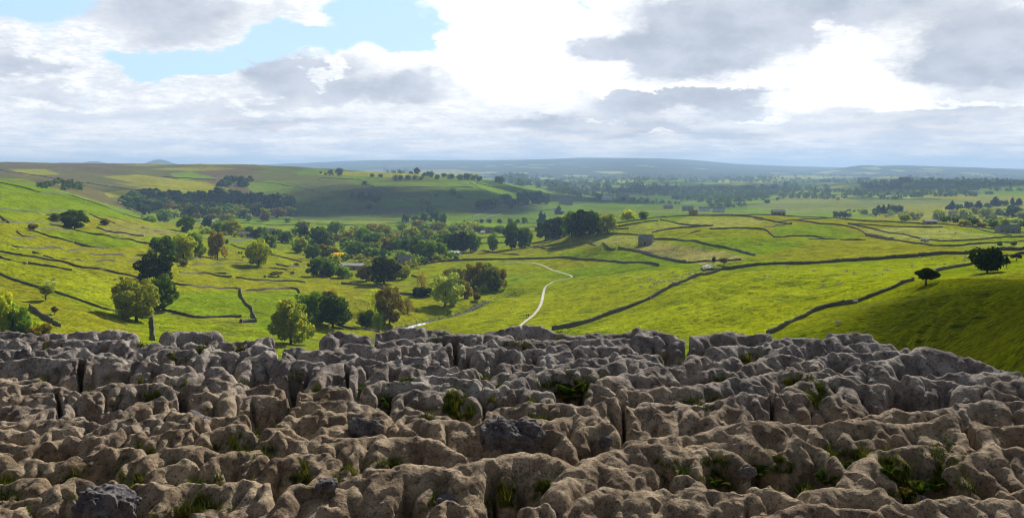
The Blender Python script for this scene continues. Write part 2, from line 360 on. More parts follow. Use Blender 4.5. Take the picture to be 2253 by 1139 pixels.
# near fields: gentle mottling and rushy strips
nr_ = (YY < 1500)
mixin(nr_ * np.clip(n_a * 3, 0, 1) * .8, LUSH); mixin(nr_ * np.clip(-n_a * 3, 0, 1) * .8, OLIVE)
mixin(nr_ * np.clip((n_b - .18) * 5, 0, 1) * .35, RUSH)
FIELDS = [
 (STRAW, .85, [(1388,552),(1420,530),(1500,540),(1580,552),(1648,566),(1600,578),(1545,582),(1450,566)]),
 (STRAW, .45, [(1490,545),(1640,570),(1590,580),(1540,560)]),
 (PALE, .55, [(1505,478),(1640,478),(1700,484),(1640,500),(1560,500),(1480,490)]),
 (PALE, .6, [(1290,520),(1400,517),(1410,525),(1390,545),(1300,545)]),
 (PALE, .45, [(1380,492),(1480,486),(1520,500),(1420,512),(1385,510)]),
 (PALE, .75, [(1900,505),(2060,498),(2200,520),(2060,530),(1960,525),(1880,505)]),
 (PALE, .6, [(2100,536),(2253,532),(2253,543),(2100,545)]),
 (LUSH, .8, [(1700,495),(1820,494),(1910,522),(1800,526),(1710,520)]),
 (LUSH, .7, [(1270,550),(1350,545),(1470,580),(1330,572),(1200,566)]),
 (OLIVE, .8, [(1640,570),(1800,530),(2000,530),(2130,545),(2100,560),(1800,575)]),
 (GRASS*1.15, .8, [(1560,602),(1700,592),(1800,588),(2120,570),(2010,615),(1850,650),(1690,735),(1250,735),(1420,680)]),
 (GRASS*1.12, .7, [(860,720),(940,690),(1180,610),(1260,612),(1480,590),(1560,600),(1420,670),(1240,725)]),
 (LUSH, .8, [(0,392),(60,395),(180,432),(340,478),(250,478),(0,468)]),
 (LUSH, .8, [(480,482),(760,488),(900,494),(760,500),(520,498)]),
 (LUSH, .7, [(70,512),(200,508),(340,535),(240,548)]), (LUSH, .6, [(340,530),(220,500),(330,500),(400,520)]),
 (STRAW*.8, .75, [(215,503),(245,495),(390,505),(400,515),(300,522),(240,515)]), (STRAW*.85, .5, [(200,478),(300,488),(360,500),(280,498)]),
 (LUSH, .75, [(370,640),(530,640),(560,700),(370,690)]), (LUSH, .75, [(540,645),(650,640),(700,690),(680,760),(560,720)]),
 (GRASS*1.15, .7, [(0,560),(250,610),(320,650),(240,690),(0,600)]), (OLIVE, .8, [(0,605),(110,650),(230,690),(330,740),(130,740),(70,690),(0,640)]),
 (PALE*.9, .5, [(880,504),(1010,500),(1250,500),(1100,512),(900,516)]), (LUSH, .5, [(900,520),(1180,515),(1150,545),(950,550)]),
 (LUSH*.9, .8, [(810,402),(1040,400),(1010,412),(830,412)]), (LUSH*1.1, .8, [(1020,400),(1180,408),(1230,432),(1100,425),(1040,412)]),
 (LUSH*.8, .8, [(940,420),(1110,430),(1060,446),(960,440)]), (RUSH, .6, [(1000,450),(1250,425),(1290,430),(1080,470),(1000,470)]),
 (LUSH*.75, .8, [(1060,470),(1200,455),(1240,462),(1200,480),(1040,484)]), (LUSH*.8, .7, [(1300,444),(1640,440),(1640,470),(1330,476),(1280,468)]),
 (PALE*.7, .7, [(1640,455),(1760,430),(1900,440),(2100,440),(2180,430),(2253,440),(2253,455),(1950,462),(1750,470)]),
 (PALE*1.1, .9, [(1920,428),(2040,432),(2000,437),(1920,434)]), (PALE, .8, [(1580,396),(1640,398),(1600,403),(1560,402)]), (PALE, .8, [(1640,388),(1760,386),(1900,389),(1780,393),(1650,392)]),
 (PALE, .7, [(1960,474),(2060,470),(2110,474),(2000,482)]), (LUSH*.9, .7, [(2000,420),(2253,408),(2253,425),(2080,432)]),
 (LUSH*1.2, .8, [(370,381),(420,378),(480,392),(400,396)]), (OLIVE*1.3, .8, [(225,388),(300,384),(420,398),(500,415),(420,416),(300,404)]), (OLIVE*1.25, .8, [(20,372),(100,372),(135,384),(60,386)]), (OLIVE*1.2, .7, [(230,424),(330,410),(480,420),(470,428),(320,430),(240,434)]), (OLIVE*1.2, .7, [(330,372),(460,366),(520,372),(420,377)]), (LUSH, .7, [(520,400),(600,398),(660,412),(560,424)]), (RUSH, .8, [(560,378),(700,384),(800,400),(700,410),(620,396)]),
 (PALE*1.1, .85, [(1060,446),(1180,470),(1100,474),(1030,462)]) if False else (OLIVE*1.2, .8, [(700,380),(1000,372),(1060,380),(1000,388),(860,390),(700,384)]),
]
for c, w, poly in FIELDS:
    xs = [q[0] for q in poly]; j0, j1 = np.searchsorted(UPX, [min(xs) - 60, max(xs) + 60])
    sub = np.s_[:, j0:j1]; e = n_b[sub] * 4
    m_ = in_poly(PXg[sub] + e, PYg[sub] + e * .2, poly) & (YY[sub] > 150)
    ys = [q[1] for q in poly]
    cw = np.zeros(XX.shape); cw[sub] = m_ * w; 
    # only ground that can be seen there (not a fold hidden behind it)
    mixin(cw, c)
# stony, bare streaks and stream banks
mixin(np.exp(-(sd / 4.5) ** 2) * .9, colr(.09, .085, .05))
mixin(nr_ * (np.clip((fbm(XX / 9, YY / 5, 3, 83) - .24) * 9, 0, 1)) * .5, DGREEN)
CC *= (1 + .25 * n_b[..., None])
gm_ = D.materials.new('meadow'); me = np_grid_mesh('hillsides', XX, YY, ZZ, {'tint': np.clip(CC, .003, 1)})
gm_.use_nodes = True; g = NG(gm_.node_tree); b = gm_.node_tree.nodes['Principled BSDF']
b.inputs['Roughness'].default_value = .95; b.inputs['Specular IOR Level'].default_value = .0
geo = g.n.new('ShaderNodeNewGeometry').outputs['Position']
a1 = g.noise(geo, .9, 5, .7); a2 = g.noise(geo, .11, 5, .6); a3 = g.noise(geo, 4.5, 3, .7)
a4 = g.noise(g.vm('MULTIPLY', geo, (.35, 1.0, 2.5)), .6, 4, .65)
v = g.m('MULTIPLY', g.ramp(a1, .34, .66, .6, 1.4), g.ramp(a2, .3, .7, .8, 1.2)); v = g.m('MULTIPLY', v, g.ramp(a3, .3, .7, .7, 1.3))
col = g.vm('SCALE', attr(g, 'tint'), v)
col = g.mix(g.ramp(a4, .53, .62, 0, .7), col, (.035, .05, .006))  # dark tussock streaks, with hummock shadows put into the colour
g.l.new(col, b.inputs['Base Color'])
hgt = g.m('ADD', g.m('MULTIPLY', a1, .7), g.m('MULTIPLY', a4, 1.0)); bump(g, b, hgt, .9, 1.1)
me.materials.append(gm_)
link('hillsides', me, kind='structure')
# ------------------------------------------------------------ limestone pavement
EYE, RISE = 6.4, .17                        # the block tops lie on a plane that rises gently away from the viewer
ZT = CZ - EYE + RISE * 19
def on_top(px, py, h=0.0):
    """point on the plane of block tops (raised h) seen at px,py"""
    s = float(ray_s(py)); Y = (EYE - h) / (RISE - s)
    return float(ray_u(px, py)) * Y, Y
RIM = [(-700,745),(-200,722),(0,722),(310,722),(322,740),(350,742),(362,722),(474,724),(490,742),(601,746),(612,757),(700,764),(706,736),(830,726),(1000,728),(1180,722),(1300,724),(1490,732),(1506,740),(1518,742),(1524,730),(1690,730),
       (1770,740),(1830,736),(1910,736),(1960,752),(2000,762),(2085,766),(2094,780),(2180,802),(2240,822),(2300,840),(2600,900),(3000,960)]
rx_ = np.array([q[0] for q in RIM], float); ry_ = np.array([q[1] for q in RIM], float)
ryY = EYE / (RISE - ray_s(ry_)); rxX = ray_u(rx_, ry_)     # heading (x/y) -> distance of the brink
NPU, NPV = 1750, 1250
pu = np.linspace(-.80, .80, NPU)
rows_py = np.concatenate([np.linspace(1330, 1150, 60)[:-1], np.linspace(1150, 712, NPV - 59)])
pY = EYE / (RISE - ray_s(rows_py))
PY2 = pY[:, None] * np.ones(NPU)[None]; PX2 = PY2 * pu[None]
wx = fbm(PX2 * 1.3, PY2 * 1.3, 2, 3) * .16 + fbm(PX2 * 4, PY2 * 4, 3, 5) * .07
wy = fbm(PX2 * 1.3, PY2 * 1.3, 2, 7) * .14 + fbm(PX2 * 4, PY2 * 4, 3, 9) * .06
QX, QY = PX2 + wx, PY2 + wy
KS = .020
ACC = np.zeros(PX2.shape)
FLOOR = -1.05 + fbm(PX2 * .9, PY2 * .9, 4, 15) * .35 + np.abs(fbm(PX2 * 4, PY2 * 4, 3, 16)) * .12
def capsule(x0, y0, x1, y1, r0, r1, h0, h1, A=.34, p=2.6):
    m = max(r0, r1) * 1.75 + .1
    ya, yb = min(y0, y1) - m - .2, max(y0, y1) + m + .2
    i0 = np.searchsorted(pY, ya); i1 = np.searchsorted(pY, yb)
    if i1 <= i0 + 1: return
    yy = max(ya, 3.)
    ua = min((min(x0, x1) - m - .2) / yy, (min(x0, x1) - m - .2) / yb); ub = max((max(x0, x1) + m + .2) / yy, (max(x0, x1) + m + .2) / yb)
    j0 = np.searchsorted(pu, ua); j1 = np.searchsorted(pu, ub)
    if j1 <= j0 + 1: return
    X = QX[i0:i1, j0:j1]; Y = QY[i0:i1, j0:j1]
    dx, dy = x1 - x0, y1 - y0; L = dx * dx + dy * dy + 1e-9
    t = np.clip(((X - x0) * dx + (Y - y0) * dy) / L, 0, 1)
    d = np.hypot(X - x0 - t * dx, Y - y0 - t * dy) / (r0 + (r1 - r0) * t)
    dm = np.minimum(d, .97)
    z = h0 + (h1 - h0) * t - A * (1 - np.sqrt(1 - dm ** 2.15)) - np.maximum(d - .97, 0) * A * 5.5
    ACC[i0:i1, j0:j1] += np.exp(np.maximum(z, -1.2) / KS) * (z > -1.15)
def seg_dist2(X, Y, x0, y0, x1, y1):
    dx, dy = x1 - x0, y1 - y0; t = np.clip(((X - x0) * dx + (Y - y0) * dy) / (dx * dx + dy * dy), 0, 1)
    return np.hypot(X - x0 - t * dx, Y - y0 - t * dy)
rg = np.random.default_rng(7); rnd = random.Random(7)
def clint(pts, r=.2, L=.42, h=0., lob=None, back=.35, up=0.):
    """a weathered block: a crest with water-worn fingers running down from it towards the open joint"""
    P = [np.array(q) for q in pts]; seg = [np.linalg.norm(b - a) for a, b in zip(P[:-1], P[1:])]; tot = sum(seg)
    hh = [h + rnd.uniform(-.05, .05) for _ in P]; r = r * .84; L = L * (.8 if L < .6 else .95)
    for k in range(len(P) - 1):
        capsule(P[k][0], P[k][1], P[k + 1][0], P[k + 1][1], r * rnd.uniform(.6, .9), r * rnd.uniform(.6, .9), hh[k], hh[k + 1], r * 1.5)
    sp_ = (lob or max(.27, r * 1.35)) * .95
    n = max(1, int(round(tot / sp_)))
    for i in range(n + 1):
        s = min(max((i + rnd.uniform(-.3, .3)) / max(n, 1), 0), 1) * tot; k = 0
        while k < len(seg) - 1 and s > seg[k]: s -= seg[k]; k += 1
        t = s / max(seg[k], 1e-6); q = P[k] * (1 - t) + P[k + 1] * t; hq = hh[k] * (1 - t) + hh[k + 1] * t
        a = rnd.gauss(.0, .3); l = L * rnd.uniform(.55, 1.15); rr = r * rnd.uniform(.5, .85)
        e = q + np.array((math.sin(a), -math.cos(a))) * l
        drop = rnd.uniform(.35, .75) * l
        mid = q * .55 + e * .45 + np.array((rnd.gauss(0, .05), 0)); hm = hq - drop * rnd.uniform(.1, .4); he = hq - drop
        capsule(q[0], q[1], mid[0], mid[1], rr * .8, rr, hq + .01, hm, rr * 1.4); capsule(mid[0], mid[1], e[0], e[1], rr, rr * rnd.uniform(.75, 1.05), hm, he, rr * 1.5)
        if rnd.random() < .35:
            e2 = e + np.array((rnd.gauss(0, .1), -rnd.uniform(.1, .25))); capsule(e[0], e[1], e2[0], e2[1], rr * .8, rr * .7, he - .03, he - rnd.uniform(.15, .3), rr * 1.5)
        if rnd.random() < back:
            e = q + np.array((rnd.gauss(0, .1), rnd.uniform(.08, .22))); capsule(q[0], q[1], e[0], e[1], rr, rr * .8, hq - .02, hq - rnd.uniform(.05, .2), rr * 1.4)
Z0_ = .3854
TR = []
def tr(off, s, **k):
    for part in s.split(';'):
        v = [float(q) for q in part.replace('/', ' ').split()]
        pts = [(off + v[i] * Z0_, 700 + v[i + 1] * Z0_) for i in range(0, len(v), 2)]
        TR.append((pts, k))
A_, B_, C_ = 0, 700, 1400
tr(A_, '0 66/80 72/160 88;940 78/1050 70/1140 68;1150 80/1230 86', r=.26, L=.3, h=.05)
tr(A_, '170 92/300 74/450 68/600 70/760 78/800 98', r=.27, L=.3, h=.05)
tr(A_, '190 130/350 118/560 122/700 142/740 160;0 112/90 122/150 150;0 165/90 170/160 200;200 185/330 170/470 180/510 205;280 215/400 195', r=.2, L=.3)
tr(A_, '500 210/620 200/760 230/860 260/960 265/1080 290;0 245/200 240/330 245/455 250;480 265/560 235/700 240;910 330/1050 310/1190 285/1250 290/1310 335', r=.24, L=.42)
tr(A_, '780 165/900 140/1000 150;860 205/960 185/1080 190/1110 205;1070 150/1200 160/1150 215;1170 210/1260 175/1330 180;1270 125/1380 115/1480 130/1560 130;1370 180/1480 160/1560 170;1400 400/1560 390/1640 400;1600 190/1700 220', r=.2, L=.35)
tr(A_, '1430 215/1530 195/1620 210/1640 250;1810 310/1880 270/1946 255', r=.28, L=.5)
tr(A_, '1600 165/1700 160/1810 178;1640 250/1720 240/1830 240;0 340/90 350/190 345/260 370;0 410/100 390/200 375/350 385/440 400', r=.22, L=.4)
tr(A_, '500 400/640 380/800 375/900 365/1000 400/1020 470;200 455/300 430/440 420;20 440/110 430;460 440/560 425;680 560/800 500/930 480', r=.19, L=.4)
tr(A_, '1075 380/1200 362/1370 382;1090 440/1200 430;1290 440/1370 400', r=.25, L=.75)
tr(A_, '870 550/960 520/1060 540/1140 560;150 560/250 520/370 500;0 600/120 590/230 560/330 600;360 600/470 575/560 600;560 610/650 590/760 590;760 610/870 570/1000 580/1080 600;1200 590/1300 560/1400 560;1430 430/1560 430/1670 460', r=.2, L=.38)
tr(A_, '1700 440/1850 420/1946 420;1700 485/1850 480/1946 475;1660 555/1780 545/1946 550;200 680/300 640/420 620;0 700/150 720/280 690/410 670/560 690/690 650', r=.22, L=.4)
tr(A_, '750 660/810 650;850 680/950 660/1060 640/1130 655;1160 670/1260 640/1400 620/1440 640;1480 690/1600 680/1700 690;1530 650/1640 620/1690 650;1740 690/1850 670/1946 700', r=.22, L=.4)
tr(A_, '110 830/180 800/300 810/430 790;500 780/620 760/700 735/800 760;860 780/950 750/1060 760/1200 750/1260 770;900 860/1060 820;1220 810/1330 770/1450 750/1500 800', r=.24, L=.48)
tr(A_, '1580 830/1700 790/1850 780/1946 800;1810 930/1870 870/1946 850;0 770/50 800;40 930/160 915/250 930;310 980/430 930/560 950/630 930;700 950/800 930/880 960;900 970/970 950', r=.25, L=.5)
tr(A_, '1000 980/1100 930/1250 940/1400 925/1500 950/1550 965;1670 1030/1720 970/1850 970/1946 985', r=.33, L=.7, h=.03)
tr(A_, '0 1090/20 1085;60 1130/120 1120;900 1130/1000 1090;1130 1120/1190 1060;1280 1110/1400 1060/1500 1100', r=.2, L=.5, h=-.12)
tr(B_, '60 98/120 82/280 88', r=.3, L=.4, h=.07)
tr(B_, '340 82/450 70/600 74/740 78;760 88/900 92/1100 68/1280 64/1400 92;1400 92/1600 86/1750 80/1946 74', r=.24, L=.25, h=.03)
tr(B_, '340 130/480 120/700 115/900 110/1100 110;60 190/170 155/350 165;380 190/520 150/700 140;780 140/860 160/1000 140;1100 130/1350 120/1600 120/1800 110/1946 110;600 210/700 170/770 150;920 190/1050 165/1140 200;1161 180/1260 170/1400 155;1480 160/1600 145/1760 140/1800 170', r=.2, L=.32)
tr(B_, '0 280/90 262/220 270;80 215/200 200;230 215/340 225;380 230/460 222;500 205/570 210', r=.22, L=.6)
tr(B_, '530 290/640 260/780 265;740 300/900 290;1030 270/1150 250/1280 260;1290 200/1410 190;1360 250/1500 240/1700 200;1750 215/1946 200;950 340/1050 300/1200 305', r=.21, L=.36)
tr(B_, '1210 312/1320 285/1500 290/1600 270;1630 262/1740 240/1946 240;1640 360/1740 310/1890 310;560 340/650 320/780 350/900 360', r=.24, L=.45)
tr(B_, '270 400/380 365/560 370/720 375/830 370;450 430/560 405/650 410;670 430/760 400/870 450;960 392/1050 388;1090 420/1170 400/1300 412;1060 360/1150 342;1580 372/1660 382;1650 342/1720 352;1740 420/1820 400/1946 402', r=.21, L=.42)
tr(B_, '0 480/150 470/280 490;0 540/180 530/330 520/380 560;420 530/530 510/600 540;960 520/1080 490/1200 490/1400 500/1550 510;20 640/180 580/370 575;430 600/520 550/740 560;510 620/600 600/690 620', r=.22, L=.42)
tr(B_, '1560 530/1640 482/1720 480/1760 540;680 600/780 580/860 590;900 600/1000 590/1060 620;1060 580/1200 590/1280 570;1300 620/1400 560/1550 552;1790 512/1946 502', r=.28, L=.6)
tr(B_, '1510 630/1600 602/1680 620;1230 650/1340 650/1440 690;1780 620/1880 640;30 740/180 710/250 750;160 690/350 690;0 850/60 790/190 830;0 930/100 860/185 850', r=.24, L=.45)
tr(B_, '370 720/420 692/560 692/700 710/840 760', r=.30, L=.5, h=.03)
tr(B_, '180 905/320 892/500 882/620 880/760 862/830 842/930 832/1060 795/1180 795/1300 795/1420 830', r=.42, L=.95, h=.06, lob=.42)
tr(B_, '1430 860/1560 790/1700 755/1946 715', r=.42, L=.5, h=.06)
tr(B_, '1390 985/1480 880/1600 835/1690 865', r=.36, L=.5, h=.05)
tr(B_, '1730 870/1800 835/1880 855;1550 1040/1660 985/1800 975/1946 1000;0 980/150 985/210 975', r=.28, L=.5)
tr(B_, '700 1085/760 1048/850 1085;1210 1095/1320 1085;20 1105/100 1095', r=.2, L=.4, h=-.05)
tr(C_, '0 78/100 68/220 92/262 120', r=.26, L=.35, h=.04); tr(C_, '318 108/430 84/620 80/750 98', r=.29, L=.35, h=.06)
tr(C_, '450 170/650 150/860 120/1110 112;1110 104/1220 94/1330 104', r=.26, L=.35, h=.04)
tr(C_, '950 140/1050 130/1130 140;780 185/900 165;1150 150/1300 142/1460 152;320 215/400 215;440 240/560 220/600 250;620 270/750 215/880 210/1020 260;1000 240/1100 210/1300 200/1540 172', r=.22, L=.36)
tr(C_, '1350 240/1500 210/1640 168/1765 195', r=.3, L=.5, h=.05); tr(C_, '1820 225/1900 235/2020 285;1540 330/1650 330/1830 362;1690 310/1880 310;1930 320/2060 300/2160 320;2180 350/2300 380/2500 400', r=.27, L=.42)
tr(C_, '0 290/110 270;150 270/310 232;370 300/460 280/550 310;1190 280/1300 260/1400 290;620 350/760 310/860 275/950 310;960 330/1100 300/1230 320;0 322/80 322;30 412/180 402/400 390/540 352/730 370', r=.22, L=.4)
tr(C_, '880 390/1000 350/1140 340/1220 362;1100 430/1200 380;1230 370/1400 360', r=.25, L=.65)
tr(C_, '1860 402/2000 400/2150 440;2050 352/2213 352/2500 370;60 500/200 476/340 480/480 470/600 440/780 430;800 430/880 406/950 440;410 560/500 500/620 520;130 540/250 492/320 540', r=.23, L=.5)
tr(C_, '1670 540/1780 500/1900 482/2213 487/2500 500;1210 580/1350 550/1500 540/1640 560', r=.26, L=.45)
tr(C_, '-30 710/100 685/300 645/480 615/700 597/900 585/1150 590/1400 593/1600 585/1800 585/1930 588/2000 650', r=.38, L=.95, h=.07, lob=.42)
tr(C_, '250 770/350 705/500 688/620 668/690 740', r=.3, L=.5, h=-.02); tr(C_, '0 745/100 752/185 800', r=.3, L=.4, h=-.02)
tr(C_, '320 820/400 755/560 785/640 850;1200 690/1350 695;1250 880/1330 845/1385 895', r=.24, L=.35, h=-.06)
tr(C_, '800 745/900 705/1050 725/1150 800/1220 880', r=.27, L=.4, h=-.02); tr(C_, '1290 820/1380 745/1550 745/1740 745', r=.3, L=.7)
tr(C_, '1810 800/1900 650/2000 650', r=.24, L=.4); tr(C_, '1965 602/2213 612/2500 620;1830 860/1950 795/2080 705/2213 742/2450 760', r=.3, L=.6, h=.03)
tr(C_, '0 985/120 975/350 985/420 992;210 1060/330 1015/500 985/650 1002', r=.28, L=.5); tr(C_, '660 960/720 942/830 992/930 1028;230 912/290 907/350 955;2110 992/2213 975/2400 960', r=.2, L=.35)
tr(C_, '990 980/1100 992/1300 968/1400 992/1490 1045', r=.28, L=.4); tr(C_, '680 1110/900 1075/1100 1065/1300 1082/1400 1110;1460 1092/1580 1075/1700 1065/1820 1040/2000 1065/2213 1065/2500 1080', r=.34, L=.7)
for pts, k in TR:
    h = k.get('h', 0.) + .03
    P = [on_top(px, py, h) for px, py in pts]
    clint(P, **dict(k, h=h))
# filler blocks: low rubble and worn stumps between the traced ones, and further rows outside the frame
occ = KS * np.log(ACC + 1e-30)
def occupied(x, y):
    i = np.searchsorted(pY, y); j = int((x / y - pu[0]) / (pu[1] - pu[0]))
    return 0 <= i < len(pY) and 0 <= j < NPU and occ[i, j] > -.7
yrow = pY[0]
while yrow < pY[-1]:
    x = -yrow * .8
    while x < yrow * .8:
        w = rnd.uniform(.25, 1.5); yy_ = yrow + rnd.uniform(-.15, .15) + .12 * math.sin(x * 1.3)
        inside = abs(x / yrow) < .6
        if yy_ < np.interp(x / yy_, rxX, ryY) - .35:
            if not occupied(x, yy_):
                h = rnd.uniform(-.55, -.28) if inside else rnd.uniform(-.06, .04)
                clint([(x, yy_), (x + w * (.5 if inside else 1), yy_ + rnd.uniform(-.12, .12))], r=rnd.uniform(.12, .2), L=rnd.uniform(.15, .35), h=h)
        x += w + rnd.uniform(.08, .3)
    yrow += rnd.uniform(.34, .5)
H = KS * np.log(ACC + np.exp(FLOOR / KS))
H = np.where(H < -.05, -.05 + (H + .05) * .66, H)
H += fbm(PX2 * 2.5, PY2 * 2.5, 2, 31) * .05 + fbm(PX2 * 9, PY2 * 9, 3, 33) * .014
H -= np.clip(fbm(PX2 * 3.5, PY2 * 5, 2, 35) - .12, 0, 1) * .14 * np.clip((H + .5) * 2, 0, 1)         # shallow solution hollows
# open cross joints, cut clean through the blocks
CUTS = [(652,812,648,890,.12),(1376,885,1370,965,.05),(1001,752,1006,800,.06),(1706,862,1698,918,.05),(178,798,168,842,.05),(278,925,276,980,.035),(400,860,404,900,.07),(1010,770,990,745,.03),(310,725,318,750,.05),(1960,850,2010,905,.16),
        (610,750,620,790,.06),(540,790,560,830,.05),(820,735,826,752,.05),(1205,800,1212,835,.04),(1465,830,1470,858,.04),(900,830,905,850,.04),(120,860,130,905,.05),(1850,955,1840,1000,.04),(2120,930,2140,975,.07),
        (1475,1000,1480,1055,.04),(610,1050,614,1090,.035),(1210,1040,1225,1100,.08),(1660,1000,1670,1060,.08),(2070,1010,2080,1080,.12),(1090,1050,1100,1110,.07),(840,900,850,935,.05),(1060,900,1066,930,.04),(1300,890,1306,915,.04),(760,800,764,830,.04)]
for _k, (ax, ay, bx_, by_, cw_) in enumerate(CUTS):
    if _k not in (0, 1, 3, 4, 9) and _k % 2: continue
    cw_ *= .75
    (x0, y0), (x1, y1) = on_top(ax, ay), on_top(bx_, by_); j0, j1 = np.searchsorted(pu, [min(x0 / y0, x1 / y1) - .04, max(x0 / y0, x1 / y1) + .04])
    dc = seg_dist2(PX2[:, j0:j1] + wx[:, j0:j1] * .5, PY2[:, j0:j1] + wy[:, j0:j1] * .5, x0, y0, x1, y1); f = np.exp(-(dc / (cw_ * (.55 + 1.5 * np.clip(fbm(PX2[:, j0:j1] * 4, PY2[:, j0:j1] * 4, 3, 61) + .25, 0, 1)))) ** 3)
    H[:, j0:j1] = H[:, j0:j1] * (1 - f) + np.minimum(H[:, j0:j1], -.75) * f
rimY = np.interp(pu, rxX, ryY)[None]
over = PY2 - rimY
H = H - np.clip(over + .1, 0, 9) * (6 + 3 * fbm(PX2 * 2, PY2 * 2, 2, 49)) * (H < -.35) - np.clip(over - .12, 0, 9) * 14
# gap between the two brink blocks
gx, gy = on_top(1512, 745); H -= 5 * np.exp(-((PX2 - gx * PY2 / gy) / .024) ** 4) * (PY2 > gy - .5)
H = np.maximum(H, -9)
PZ = CZ - EYE + RISE * PY2 + H
# attributes: how deep in a hollow, moss, dry tan rock near the viewer
moss = np.clip((-.38 - H) * 5, 0, 1) * np.clip(fbm(PX2 * 1.2, PY2 * 1.2, 3, 91) * 3 + .55, 0, 1)
MOSS = [(115,780,.2),(130,880,.12),(320,870,.45),(285,880,.3),(420,790,.35),(500,790,.25),(100,860,.2),(60,880,.2),(240,880,.2),(270,1020,.25),(40,1100,.5),(330,1110,.6),(480,1110,.4),(580,1000,.4),(545,1010,.3),(860,880,.4),
        (1000,920,.5),(950,920,.3),(1190,930,.3),(1250,860,.4),(940,1090,.3),(1115,1090,.4),(1130,770,.3),(1255,765,.3),(1010,770,.25),(790,1040,.35),(840,1040,.35),(1620,800,.35),(1640,790,.3),(1575,870,.35),(1780,880,.35),(1880,1020,.4),(720,880,.2),
        (1560,1060,.5),(1700,1060,.4),(2030,1070,.5),(1950,1060,.4),(1550,900,.3),(950,770,.25),(1215,760,.2),(450,1015,.3),(700,1080,.3),(320,780,.2)]
for px, py, r in MOSS:
    x, y = on_top(px, py, -.25); d = np.hypot(PX2 - x, (PY2 - y)) / (r * 1.35)
    moss = np.maximum(moss, np.clip((1.1 - d + fbm(PX2 * 6, PY2 * 6, 3, 93) * 1.2) * 2.2, 0, 1) * np.clip((.0 - H) * 7 + fbm(PX2 * 3, PY2 * 3, 2, 94) * 1.5, 0, 1))
slope_ = np.hypot(np.gradient(H, axis=0) / np.gradient(PY2, axis=0), np.gradient(H, axis=1) / np.gradient(PX2, axis=1))
moss = moss * np.clip(1.7 - slope_ * .6, .15, 1)
tan = np.clip((16.2 - PY2) / 2.6 + fbm(PX2 * .8, PY2 * .8, 3, 95) * .7, 0, 1)
deep = np.clip((-.22 - H) / .4, 0, 1)
pcol = np.stack([moss, tan, deep], -1)
# skirt: the brink runs down as a cliff to the valley
PXs = np.vstack([PX2, PX2[-1:] * 1.02, PX2[-1:] * 1.06]); PYs = np.vstack([PY2, PY2[-1:] + .6, PY2[-1:] + 8]); PZs = np.vstack([PZ, np.full((1, NPU), ZT - 14), np.full((1, NPU), CZ - 75)])
pcol = np.concatenate([pcol, pcol[-1:], pcol[-1:]], 0)
# and the ground the viewer stands on
nb = 8; bY = np.linspace(-3, pY[0], nb + 1)[:-1]
bx = np.repeat((pY[0] * pu)[None], nb, 0); by = bY[:, None] * np.ones(NPU)[None]
bz = PZs[:1] * 1. + 0 * bx; t_ = np.linspace(0, 1, nb)[:, None]; bz = (CZ - 1.75) * (1 - t_) + PZs[:1] * t_
PXs = np.vstack([bx, PXs]); PYs = np.vstack([by, PYs]); PZs = np.vstack([bz, PZs]); pcol = np.concatenate([np.repeat(pcol[:1], nb, 0), pcol], 0)
me = np_grid_mesh('limestone_pavement', PXs, PYs, PZs, {'pav': pcol})
lm, g, b = material('limestone', .92, .15)
sepc = g.n.new('ShaderNodeSeparateColor'); g.l.new(attr(g, 'pav'), sepc.inputs[0])
geo = g.n.new('ShaderNodeNewGeometry').outputs['Position']
l1 = g.noise(geo, 2.2, 6, .62); l2 = g.noise(geo, 9, 6, .7); l3 = g.noise(geo, 34, 5, .7); l4 = g.noise(geo, 90, 3, .7)
grey_ = g.mix(g.ramp(l1, .35, .65), (.27, .225, .20), (.64, .56, .49))
tan_ = g.mix(g.ramp(l1, .35, .65), (.31, .21, .12), (.70, .52, .32))
c = g.mix(g.m('MULTIPLY', sepc.outputs[1], .85), grey_, tan_)
c = g.mix(g.ramp(l2, .50, .66, 0, .65), c, (.05, .042, .042))          # dark stains
c = g.mix(g.ramp(l3, .58, .68, 0, .55), c, (.40, .38, .36))             # pale lichen
c = g.mix(g.ramp(l3, .46, .38, 0, .8), c, (.05, .042, .04))
c = g.mix(g.ramp(l4, .60, .72, 0, .5), c, (.36, .34, .31)); c = g.mix(g.ramp(l4, .46, .34, 0, .75), c, (.04, .035, .032))
mcol = g.mix(l2, (.035, .050, .006), (.13, .125, .012))
c = g.mix(g.m('MULTIPLY', sepc.outputs[0], g.ramp(l3, .3, .5, .55, 1)), c, mcol)
g.l.new(c, b.inputs['Base Color'])
hh_ = g.m('ADD', g.m('MULTIPLY', l2, 1.6), g.m('ADD', g.m('MULTIPLY', l3, .9), g.m('MULTIPLY', l4, .35)))
bump(g, b, hh_, 1.0, .05)
me.materials.append(lm)
link('limestone_pavement', me, kind='structure')
def pav_z(x, y):
    i = int(np.clip(np.searchsorted(pY, y), 0, len(pY) - 1)); j = int(np.clip((x / y - pu[0]) / (pu[1] - pu[0]), 0, NPU - 1))
    return float(PZ[i, j])
